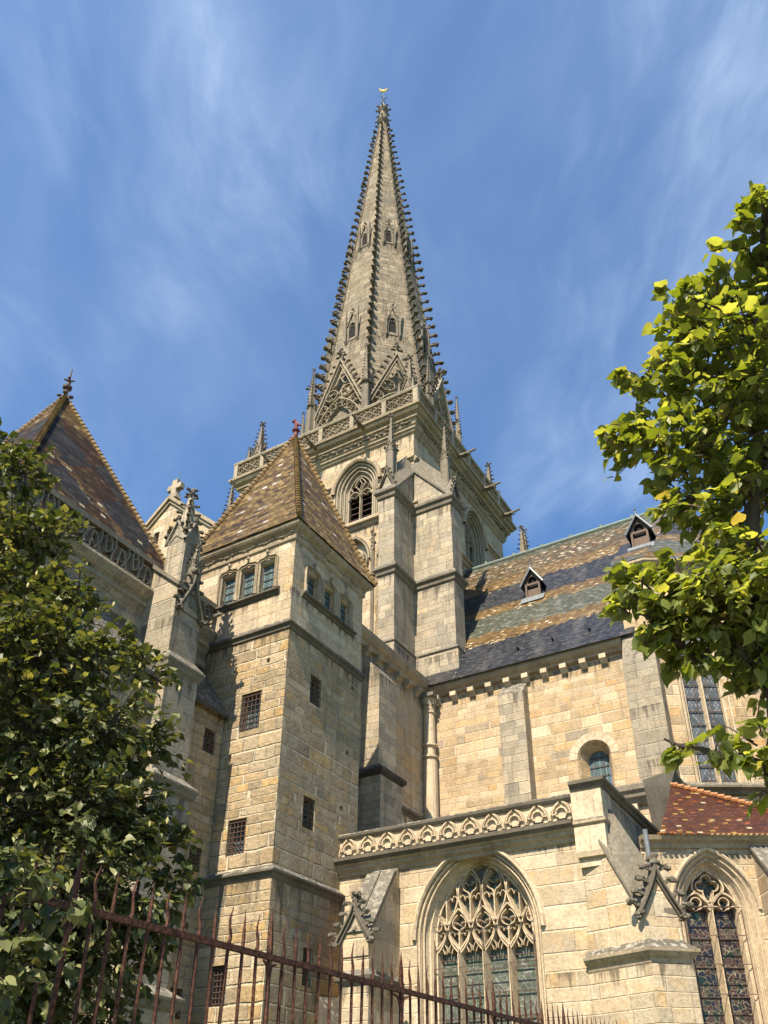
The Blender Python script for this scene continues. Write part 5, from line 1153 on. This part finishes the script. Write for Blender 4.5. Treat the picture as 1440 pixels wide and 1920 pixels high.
# ================================================================== small chapel of the ambulatory
def apse_chapel():
    P0 = Vector((-4.9, 20.6, 0)); U = Vector((.86, .51, 0)); fr = Fr(P0, U); U = fr.u
    T = thing('apse_chapel', 'low faceted chapel with stained glass window and dark red speckled tile roof', 'chapel', (-4, 22, 0))
    L = 4.6; C = 1.13; A = lambda o: arch(C, .64, 2.5, 6.35, 1.05, o, 10)
    w = MB(); panel(w, fr, rectl(-.4, L, 0, 7.85), [A(.30)])
    Q = fr.P(L, 0); U2 = Vector((math.cos(R(75)), math.sin(R(75)), 0)); f2 = Fr(Q, U2); panel(w, f2, rectl(0, 3.5, 0, 7.85)); part('wall', w, 'chapel', T)
    fm = MB(); loft(fm, fr, [(A(o), d) for o, d in ((.30, 0), (.26, -.05), (.20, -.06), (.16, -.14), (.08, -.17), (.03, -.28), (0, -.3), (0, -.6))])
    for o, d in ((.23, -.05), (.12, -.14)): fm.tube([fr.P(u, v, d) for u, v in A(o)], .026, 6, False)
    wi = part('window', fm, 'tracery', T)
    gm = MB(); panel(gm, fr, A(.02), (), -.52); part('stained_glass', gm, 'g_color', wi)
    tm = MB(); D0, D1 = -.32, -.52
    rib(tm, fr, [(C, 2.5), (C, 6.45)], .06, D0, D1); rib(tm, fr, [(C, 2.5), (C, 6.45)], .025, D0+.06, D0); rib(tm, fr, A(-.02), .05, D0, D1)
    for s in (-1, 1):
        c = C+s*.32; rib(tm, fr, archpath(c, .30, 6.40, .40, 0, 8), .05, D0, D1)
        rib(tm, fr, arc(c, 6.58, .12, -40, 220, 9), .028, D0-.03, D1)
        for k in (-1, 1): rib(tm, fr, curve([(c+k*.29, 6.40), (c+k*.22, 6.50), (c+k*.10, 6.46), (c+k*.07, 6.42)], 3), .026, D0-.03, D1)
        rib(tm, fr, curve([(C, 6.5), (C+s*.20, 6.72), (C+s*.36, 6.88), (C+s*.30, 7.10), (C+s*.12, 7.24), (C, 7.34)], 5), .045, D0, D1)
    for an, rr_ in ((90, .13), (0, .13), (180, .13)): cx, cy = C+.15*math.cos(R(an)), 6.96+.15*math.sin(R(an)); rib(tm, fr, arc(cx, cy, .115, an-115, an+115, 9), .03, D0-.03, D1)
    rib(tm, fr, curve([(C-.13, 6.85), (C-.09, 6.68), (C, 6.6), (C+.09, 6.68), (C+.13, 6.85)], 4), .03, D0-.03, D1)
    part('tracery', tm, 'tracery', wi)
    bm = MB(); v = 6.42
    while v > 2.5: bm.tube([fr.P(C-.62, v, -.50), fr.P(C+.62, v, -.50)], .014, 4); bm.tube([fr.P(C-.66, v+.03, -.24), fr.P(C+.66, v+.03, -.24)], .011, 4); v -= .62
    for u in (C-.65, C+.65): bm.tube([fr.P(u, 2.5, -.24), fr.P(u, 6.4, -.24)], .012, 4)
    part('iron_stay', bm, 'grille', wi)
    hp = MB(); hpth = archpath(C, .64, 6.35, 1.05, .30, 10); loft(hp, fr, [(offs(hpth, k), d) for k, d in ((0, 0), (0, .04), (.04, .06), (.08, .05), (.10, 0))], False); part('hood_mould', hp, 'tracery', wi)
    a, b_ = fr.P(-.4, 0), fr.P(L, 0); c_ = f2.P(3.5, 0)
    cm = MB(); hsweep(cm, [(a.x, a.y), (b_.x, b_.y), (c_.x, c_.y)], [(0, 7.72), (.06, 7.74), (.08, 7.84), (.18, 7.90), (.22, 8.0), (0, 8.02)]); part('cornice', cm, 'mould', T)
    top = Vector((-4.78, 22.7, 9.95)); rm = MB(); e = [fr.P(.02, 8.02, .3), fr.P(L+.1, 8.02, .3), f2.P(3.5, 8.02, .3)]
    top2 = Vector((-4.9, 22.6, 9.92)); rm.poly(e[0], e[1], top); rm.poly(e[1], e[2], top); rf = part('roof', rm, 'roof_red', T)
    wd = MB(); P5 = [at(x, y, 1, 23.4) for x, y in ((1205, 1462), (1266, 1442), (1257, 1476), (1240, 1568), (1230, 1582))]; bk = [p+Vector((-.25, 2.2, .1)) for p in P5]; wd.poly(*P5[::-1]); wd.loop(P5, bk); part('weathered_wedge', wd, 'dark_slab', T)
    lip = MB(); u = 0.0
    while u < L: P = fr.P(u, 8.0, .3); lip.blob(P, .055, .055, .02, .1); u += .13
    part('eaves_tiles', lip, 'hiptile_red', rf)
    hm = MB(); hip(hm, e[1]+Z*.03, top+Z*.03, .17, .065); part('hip_tiles', hm, 'hiptile_red', rf)
    b = MB(); u0, u1, d = 2.18, 2.95, 1.5
    b.add([fr.P(u0, 7.8), fr.P(u1, 7.8), fr.P(u1, 6.2, d), fr.P(u0, 6.2, d), fr.P(u0, 0), fr.P(u1, 0), fr.P(u1, 0, d), fr.P(u0, 0, d)], [(0, 3, 2, 1), (3, 7, 6, 2), (0, 4, 7, 3), (1, 2, 6, 5)])
    bb = part('buttress', b, 'chapel', T); b = MB(); b.add([fr.P(u0-.05, 7.88), fr.P(u1+.05, 7.88), fr.P(u1+.05, 6.24, d+.06), fr.P(u0-.05, 6.24, d+.06)]+[fr.P(u0-.05, 7.78), fr.P(u1+.05, 7.78), fr.P(u1+.05, 6.14, d+.06), fr.P(u0-.05, 6.14, d+.06)], [(0, 3, 2, 1), (0, 4, 7, 3), (3, 7, 6, 2), (1, 2, 6, 5)]); part('weathering', b, 'slab', bb)
apse_chapel()
# ================================================================== chapter house
def chapter_house():
    xe, y0, y1 = -15.3, 8.3, 15.68; xw = -22.6
    T = thing('chapter_house', 'grey stone chapter house with tall dark glazed pyramid roof and pierced balustrade', 'chapter house', (-19, 12, 0))
    fx = FX(xe); w = MB(); A = lambda o: arch(10.6, .9, 6.5, 10.6, 1.6, o, 8)
    loft(w, fx, [(A(.3), 0), (A(.1), -.2), (A(0), -.4)]); panel(w, fx, rectl(y0, y1, 0, 13.9), [A(.3)]); panel(w, FY(y0), rectl(xw, xe, 0, 13.9)); w.poly((xw, y0, 0), (xw, y1, 0), (xw, y1, 14), (xw, y0, 14)); w.poly((xw, y1, 0), (xe, y1, 0), (xe, y1, 14), (xw, y1, 14)); part('wall', w, 'house', T)
    gm = MB(); panel(gm, fx, A(0), (), -.38); part('window', gm, 'g_lat', T)
    cm = MB(); path = [(xw, y0), (xe, y0), (xe, 15.66)]
    hsweep(cm, path, [(0, 12.9), (.08, 13.0), (.10, 13.2), (.04, 13.35), (.16, 13.55), (.22, 13.60), (.20, 13.72), (.34, 13.86), (.42, 13.98), (.40, 14.06), (0, 14.14)]); part('cornice', cm, 'house', T)
    bm = MB(); hsweep(bm, path, [(.30, 14.84), (.30, 15.0), (.12, 15.02), (.12, 14.84), (.30, 14.84)]); hsweep(bm, path, [(.28, 14.1), (.28, 14.2), (.12, 14.2), (.12, 14.1)])
    bal = part('balustrade', bm, 'carved', T)
    net = MB()
    for fr, a, b in ((Fr((xe+.28, 0, 0), (0, 1, 0)), y0-.2, 15.6), (Fr((0, y0-.28, 0), (1, 0, 0)), xw, xe+.2)):
        u = a; k = 0; cw = .46
        while u < b-cw*.5:
            c = u+cw/2; s = 1 if k % 2 else -1; m_ = 14.52
            tear = lambda q, sc=1.0: [(c+q*0+.19*sc*math.sin(t)*(.55+.45*math.cos(t*.5)), m_+s*(.10-.27*math.cos(t)*sc)) for t in [2*math.pi*i/14 for i in range(14)]]
            rib(net, fr, tear(0), .045, .0, -.14, True)
            rib(net, fr, curve([(c-.17, m_+s*.24), (c-.03, m_+s*.16), (c, m_+s*.10)], 3), .03, -.02, -.12); rib(net, fr, curve([(c+.17, m_+s*.24), (c+.03, m_+s*.16), (c, m_+s*.10)], 3), .03, -.02, -.12)
            rib(net, fr, curve([(c+cw*.5-.02, 14.16), (c+cw*.42, m_-.1), (c+cw*.6, m_+.1), (c+cw*.5, 14.88)], 4), .04, .0, -.14)
            u += cw; k += 1
    part('tracery_panel', net, 'carved', bal)
    # roof
    rx0, rx1, ry0, ry1, ze = -22.5, -15.45, 8.9, 15.5, 14.45; top = Vector((-19.0, 11.9, 22.0))
    rm = MB(); rm.frustum(rect(rx0, rx1, ry0, ry1), ze, [(top.x, top.y)]*4, top.z, False); rf = part('roof', rm, 'roof_house', T)
    hm = MB()
    for p in rect(rx0, rx1, ry0, ry1): hip(hm, (*p, ze+.05), top, .16, .075)
    part('hip_tiles', hm, 'hiptile', rf)
    fm = MB(); fm.lathe(top, [(.20, -.2), (.13, -.02), (.08, .1), (.08, .35), (.17, .42), (.18, .5), (.07, .58), (.05, .75), (.1, .8), (.04, .9), (.02, 1.45)], 8)
    for k in range(4): a = math.pi/4+k*math.pi/2; D = Vector((math.cos(a), math.sin(a), 0)); crocket(fm, top+Z*.02, D, .24, rg, True); crocket(fm, top+Z*.85, D, .16, rg, True)
    fm.v = [top+(p-top)*.85 for p in fm.v]; part('finial', fm, 'grille', rf)
    # stepped pier with its slope, ogee gablet and pinnacle
    px, ya, yb = -14.05, 13.15, 14.1
    b = MB(); b.add([(xe, ya, 15.0), (xe, yb, 15.0), (px, yb, 13.95), (px, ya, 13.95), (px, yb, 11.75), (px, ya, 11.75), (xe, yb, 11.75), (xe, ya, 11.75)], [(0, 3, 2, 1), (3, 5, 4, 2), (0, 7, 5, 3), (1, 2, 4, 6)])
    for z0, z1, e in ((8.7, 11.7, .12), (4.2, 8.65, .3), (0, 4.15, .5)): b.box(xe, px+e, ya-e*.5, yb+e*.5, z0, z1)
    pr_ = part('pier', b, 'house', T)
    for z, e in ((11.72, .12), (8.67, .3), (4.18, .5)):
        b = MB(); hsweep(b, [(xe, ya-e*.5), (px+e, ya-e*.5), (px+e, yb+e*.5), (xe, yb+e*.5)], [(0, z-.22), (.06, z-.15), (.08, z-.06), (.12, z), (.12, z+.05), (-e*.5, z+.3)]); part('set_off', b, 'slab', pr_)
    b = MB(); b.add([(xe, ya-.08, 15.12), (xe, yb+.08, 15.12), (px+.1, yb+.08, 13.98), (px+.1, ya-.08, 13.98), (xe, ya-.08, 14.98), (px+.1, ya-.08, 13.86), (px+.1, yb+.08, 13.86)], [(0, 3, 2, 1), (0, 4, 5, 3), (3, 5, 6, 2)]); part('coping', b, 'slab', pr_)
    pinnacle_part(T, (-14.55, 13.62, 13.9), dict(w=.60, hs=1.75, hp=1.85, n=6, gab=1.05, cs=1.0), ms='buttress')
    pinnacle_part(T, (-14.12, 13.72, 13.5), dict(w=.26, hs=1.3, hp=.75, n=4, gab=.8, cs=1.3))
    m = MB(); ogee_gablet(m, FX(px+.02), (ya+yb)/2, .44, 13.3, 14.35, .15, pr_)
    m = MB(); panel(m, FX(px+.04), [(ya, 13.3), ((ya+yb)/2-.18, 13.9), ((ya+yb)/2, 14.4), ((ya+yb)/2+.18, 13.9), (yb, 13.3)]); part('gablet_face', m, 'house', pr_)
    # mid-height little finial on a bracket
    g0 = MB(); gargoyle(g0, (-14.9, 14.45, 13.62), (1, .05, .02), 1.05, .17); part('gargoyle', g0, 'carved', T)
    # lean-to stair between the pier and the turret
    xl = -14.3; fl = FX(xl); lm = MB(); hs = []
    for q in ((15.0, 15.42, 10.15, 10.78), (14.98, 15.38, 7.18, 7.75), (14.9, 15.3, 4.0, 4.6)): hs.append(small_window(lm, fl, T, q, .28, 'g_zig', 4, 6))
    panel(lm, fl, rectl(9.5, 15.66, 0, 11.38), hs); part('lean_to_wall', lm, 'leanto', T)
    rm = MB(); rm.add([(xl+.16, 9.5, 11.34), (xl+.16, 15.66, 11.34), (xe, 15.66, 12.95), (xe, 9.5, 12.95), (xl+.16, 9.5, 11.22), (xl+.16, 15.66, 11.22)], [(0, 1, 2, 3), (0, 4, 5, 1), (4, 5, (2), 3)][:2]); part('lean_to_roof', rm, 'dark_slab', T)
chapter_house()
# ================================================================== iron railing
def railing():
    T = thing('iron_railing', 'rusty iron railing with alternating straight and wavy spear tips along the path', 'railing', (-3.4, 5, 0))
    def xf(y): return -3.46+.043*(y-4)
    zr = 2.6
    w = MB(); w.add([(xf(-3)-.2, -3, 0), (xf(-3)+.2, -3, 0), (xf(14)+.2, 14, 0), (xf(14)-.2, 14, 0), (xf(-3)-.2, -3, .75), (xf(-3)+.2, -3, .75), (xf(14)+.2, 14, .75), (xf(14)-.2, 14, .75)], [(4, 5, 6, 7), (0, 4, 7, 3), (1, 2, 6, 5)])
    part('stone_plinth', w, 'chapel', T)
    r_ = MB()
    for z in (zr, .95):
        a, b = Vector((xf(-3), -3, z)), Vector((xf(14), 14, z)); h = .017
        r_.add([a+Vector((-.014, 0, -h)), a+Vector((.014, 0, -h)), a+Vector((.014, 0, h)), a+Vector((-.014, 0, h)), b+Vector((-.014, 0, -h)), b+Vector((.014, 0, -h)), b+Vector((.014, 0, h)), b+Vector((-.014, 0, h))], [(0, 1, 5, 4), (1, 2, 6, 5), (2, 3, 7, 6), (3, 0, 4, 7)])
    part('rail', r_, 'iron', T)
    def bar(kind):
        m = MB(); s = .0088
        m.tube([(0, 0, -1.9), (0, 0, .03)], s*1.15, 6, False)
        if kind == 0: m.tube([(0, 0, 0), (0, 0, .035), (0, 0, .10), (0, 0, .235)], [s*1.15, s*1.35, s*1.2, .001], 5)
        elif kind == 1:
            pts = [(0, .009*math.sin(t*2*math.pi*1.25)*(1 if t > .05 else 0), (.01+.225*t)) for t in [i/14 for i in range(15)]]
            m.tube(pts, [s*1.4*(1-.8*(i/14)**1.3) for i in range(14)]+[.001], 5)
        else:
            m = MB(); m.tube([(0, 0, -1.9), (0, 0, .0)], .015, 4); m.tube([(0, 0, -.02), (0, 0, .04), (0, 0, .13), (0, 0, .28)], [.015, .019, .017, .001], 4)
            for s_ in (-1, 1): m.tube([(0, s_*.09, -.03), (0, s_*.03, -.05), (0, 0, -.14)], [.007, .011, .011], 5)
        return m
    me = [build_mesh('bar', bar(k), 'iron') for k in (0, 1)]; mp = build_mesh('post', bar(2), 'iron')
    y0 = 4.40; dy = .1235
    for k in range(-26, 68):
        y = y0+k*dy; post = (k % 12 == 0); o = bpy.data.objects.new('post' if post else 'bar', mp if post else me[k % 2]); COL.objects.link(o); o.parent = T
        loc = Vector((xf(y), y, zr)); o.location = loc-world(T); o.rotation_euler = (rg.uniform(-.018, .018), rg.uniform(-.014, .014), rg.uniform(-.35, .35))
railing()
# ================================================================== trees
def leaf_into(v, f, p, d, up, s, rr):
    """heart-shaped linden leaf: stalk end at p, pointing along d"""
    d = d.normalized(); side = d.cross(up)
    side = side.normalized() if side.length > 1e-3 else d.orthogonal().normalized(); n = side.cross(d)
    cup = rr.uniform(-.15, .45); drop = rr.uniform(-.1, .7); tw = rr.uniform(-.25, .25); wv = rr.uniform(.04, .13); ph = rr.uniform(0, 6); k = len(v); asp = rr.uniform(.85, 1.12)
    prof = [(0, 0), (-.13, .20), (-.02, .42), (.22, .52), (.50, .43), (.76, .22)]
    def pt(a, b, sg):
        return p+(d*(a-drop*.12*a*a)+side*(b*sg*asp)+n*(cup*b*.9-drop*a*a*.55+tw*b*sg*a+wv*math.sin(ph+a*6+b*sg*5)))*s
    for a in (.05, .35, .70, 1.10): v.append(pt(a, 0, 1))
    for sg in (1, -1):
        for a, b in prof[1:]: v.append(pt(a, b, sg))
    for q, r_ in ((k+4, False), (k+9, True)):
        fs = [(k, q, q+1), (k, q+1, q+2, k+1), (k+1, q+2, q+3), (k+1, q+3, q+4, k+2), (k+2, q+4, k+3)]
        f.extend(tuple(reversed(x)) if r_ else x for x in fs)
def tree(label, cat, base, clusters, mats, seed, leaf, dens, trunk_r, name='linden_tree', limbs=None):
    rr = random.Random(seed); T = thing(name, label, cat, base); B = Vector(base)
    wood = MB(); v = []; f = []; fl = MB()
    cent = sum((c for c, r in clusters), Vector())/len(clusters)
    top = Vector((B.x, B.y, max(c.z for c, r in clusters)-.5)); nseg = 12
    tp = [B+(top-B)*(i/nseg)+Vector((.07*math.sin(i*.9), .07*math.cos(i*.7), 0))*min(1, i/3) for i in range(nseg+1)]
    wood.tube(tp, [trunk_r*(1-.8*i/nseg) for i in range(nseg+1)], 10)
    zmin = B.z+(top.z-B.z)*.30
    nodes = [(p, None) for p in tp if p.z >= zmin]; br = []
    for ci in sorted(range(len(clusters)), key=lambda i: (clusters[i][0]-Vector((B.x, B.y, clusters[i][0].z-.5))).length):
        c = clusters[ci][0]
        j = min(range(len(nodes)), key=lambda k: (nodes[k][0]-c).length+max(0, nodes[k][0].z-c.z-.1)*1.5+(.25 if nodes[k][1] is None else 0))
        p0, par = nodes[j]; v_ = c-p0; n_ = 5; jit = Vector((rr.uniform(-1, 1), rr.uniform(-1, 1), rr.uniform(-.3, 1)))*v_.length*.10
        pts = [p0+v_*(i/n_)+jit*math.sin(math.pi*i/n_)+Vector((rr.uniform(-1, 1), rr.uniform(-1, 1), rr.uniform(-1, 1)))*v_.length*.025*(0 < i < n_) for i in range(n_+1)]
        me_ = len(br); br.append([pts, par, 1]); nodes += [(p, me_) for p in pts[2:]]
        k = par
        while k is not None: br[k][2] += 1; k = br[k][1]
    for pts, par, cnt in br:
        r0_ = min(trunk_r*.6, .006*math.sqrt(cnt)+.004); wood.tube(pts, [r0_*(1-.55*i/5) for i in range(6)], 7 if cnt > 2 else 5, False)
    for c, r in clusters:
        nt_ = int(dens*r*r*9)
        for _ in range(nt_):
            q = Vector((rr.gauss(0, 1), rr.gauss(0, 1), rr.gauss(0, 1))).normalized()*r*(rr.uniform(.2, 1.0)**.5+(rr.random() < .12)*rr.uniform(.1, .45))
            q.z *= .8; tip = c+q; st = c.lerp(tip, rr.uniform(.15, .5)); st += Vector((rr.uniform(-.1, .1), rr.uniform(-.1, .1), rr.uniform(-.1, .1)))*r
            md = st.lerp(tip, .5)+Z*rr.uniform(.0, .06); wood.tube([st, md, tip], [.006, .004, .002], 3, False)
            nl = rr.randint(6, 9)
            for i in range(nl):
                tt = .15+.9*i/nl; p = st.lerp(md, min(1, tt*2)) if tt < .5 else md.lerp(tip, min(1.1, tt*2-1))
                out = (p-cent); out.z *= .4; out = out.normalized()*.35+(tip-st).normalized()*.5+Vector((rr.uniform(-1, 1), rr.uniform(-1, 1), rr.uniform(-.75, .15)))*.9
                p2 = p+out.normalized()*leaf*.35; upv = Z*.8+Vector((rr.uniform(-1, 1), rr.uniform(-1, 1), rr.uniform(-.5, 1)))*.75
                leaf_into(v, f, p2, out, upv, leaf*rr.uniform(.5, 1.2), rr)
            if rr.random() < .16:    # hanging bract with fruit
                p = tip; leaf_p = p-Z*leaf*.1; fl.add([leaf_p, leaf_p+Vector((.012, .004, -leaf*.4)), leaf_p+Vector((.0, .0, -leaf*.85)), leaf_p+Vector((-.012, -.004, -leaf*.4))], [(0, 1, 2, 3)])
    part('trunk', wood, 'bark', T)
    me = bpy.data.meshes.new('crown'); me.from_pydata([tuple(p-B) for p in v], [], f); me.materials.append(MA[mats[0]]); me.update()
    me.polygons.foreach_set('use_smooth', [True]*len(me.polygons))
    o = bpy.data.objects.new('crown', me); COL.objects.link(o); o.parent = T
    part('bracts', fl, 'bract', T) if fl.v else None
    return len(f)
MA['bract'] = simple('linden_bract', (.28, .26, .10), .7, 0, .1, 10, .3)
def px(x, y, dist):
    d = (fw+RT*((x-720)/F)+UP*((CYP-y)/F)).normalized(); return O+d*dist
RC = [(1450, 375, 4.9, .20), (1445, 460, 4.8, .25), (1450, 560, 4.9, .36), (1340, 585, 4.7, .30), (1420, 640, 4.6, .42), (1310, 690, 4.7, .33), (1400, 740, 4.5, .42), (1250, 745, 4.8, .22),
      (1160, 825, 4.7, .13), (1210, 700, 4.7, .16), (1280, 560, 4.7, .14), (1195, 815, 4.7, .20), (1200, 1150, 3.95, .17), (1330, 1100, 3.9, .22), (1420, 1120, 3.9, .24), (1380, 1200, 3.9, .2), (1270, 830, 4.6, .30), (1360, 840, 4.4, .38), (1440, 850, 4.6, .4), (1240, 905, 4.6, .14), (1320, 935, 4.4, .27), (1410, 950, 4.3, .36),
      (1350, 1010, 4.2, .20), (1430, 1040, 4.1, .26), (1185, 1120, 4.0, .15), (1250, 1130, 4.0, .20), (1310, 1150, 3.9, .22), (1390, 1150, 3.9, .26), (1440, 1180, 4.0, .28), (1240, 1200, 3.9, .15), (1310, 1240, 3.9, .15), (1400, 1240, 3.9, .18), (1440, 1290, 3.9, .15),
      (1180, 1085, 4.0, .12), (1290, 1090, 4.0, .20), (1370, 1090, 4.0, .24), (1225, 1165, 3.9, .17), (1350, 1200, 3.9, .22), (1430, 1240, 3.9, .22), (1280, 1210, 3.9, .15), (1245, 1385, 3.7, .06), (1290, 1400, 3.7, .09), (1265, 1395, 3.7, .08), (1330, 1410, 3.7, .10), (1400, 1420, 3.7, .13), (1440, 1400, 3.7, .16), (1440, 1480, 3.7, .10), (1500, 700, 5.2, .6), (1520, 950, 5.0, .6), (1530, 1150, 4.6, .5), (1540, 1400, 4.2, .4)]
rq = random.Random(5); RF = []
while len(RF) < 34:            # the rest of the crown, beyond the right edge of the photograph
    p = Vector((rq.uniform(.2, 3.4), rq.uniform(2.0, 5.2), rq.uniform(3.2, 7.4))); r_ = rq.uniform(.42, .62)
    d = p-O; e_ = ((p-Vector((1.7, 3.6, 5.2))).length)/2.3
    if d.dot(fw) > .3 and d.dot(RT)/d.dot(fw) > .45+(r_*1.0)/d.dot(fw) and e_ < 1: RF.append((p, r_))
tree('linden tree with bright yellow-green sunlit leaves hanging over the apse from the right', 'tree', (1.7, 3.6, 0), [(px(x, y, d), r) for x, y, d, r in RC if x < 1480]+RF, ('leaf_r',), 11, .062, 29.0, .15)
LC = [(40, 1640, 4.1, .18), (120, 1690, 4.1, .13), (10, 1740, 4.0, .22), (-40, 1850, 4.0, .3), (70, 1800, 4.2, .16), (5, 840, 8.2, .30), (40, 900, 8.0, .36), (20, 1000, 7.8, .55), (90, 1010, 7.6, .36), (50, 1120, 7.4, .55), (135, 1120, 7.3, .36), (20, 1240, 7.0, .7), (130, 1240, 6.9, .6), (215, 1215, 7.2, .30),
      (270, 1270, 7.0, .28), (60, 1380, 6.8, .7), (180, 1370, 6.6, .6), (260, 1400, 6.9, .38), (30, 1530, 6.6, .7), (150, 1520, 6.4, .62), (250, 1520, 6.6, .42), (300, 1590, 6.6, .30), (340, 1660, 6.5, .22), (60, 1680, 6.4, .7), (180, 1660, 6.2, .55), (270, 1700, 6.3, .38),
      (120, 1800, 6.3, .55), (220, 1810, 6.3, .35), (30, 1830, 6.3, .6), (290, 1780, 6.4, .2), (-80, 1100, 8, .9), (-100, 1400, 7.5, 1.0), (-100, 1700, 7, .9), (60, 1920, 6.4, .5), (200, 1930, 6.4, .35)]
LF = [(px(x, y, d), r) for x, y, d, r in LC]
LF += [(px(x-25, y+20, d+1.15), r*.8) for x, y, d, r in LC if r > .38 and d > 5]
LF += [(Vector(p), r) for p, r in (((-3.7, -.5, 5.9), .6), ((-3.6, .3, 5.6), .55), ((-4.0, .9, 5.3), .5), ((-3.4, -.2, 5.2), .5), ((-3.3, -1.2, 5.8), .6))]  # unseen leaf clusters, added outside the frame to cast shade on the railing
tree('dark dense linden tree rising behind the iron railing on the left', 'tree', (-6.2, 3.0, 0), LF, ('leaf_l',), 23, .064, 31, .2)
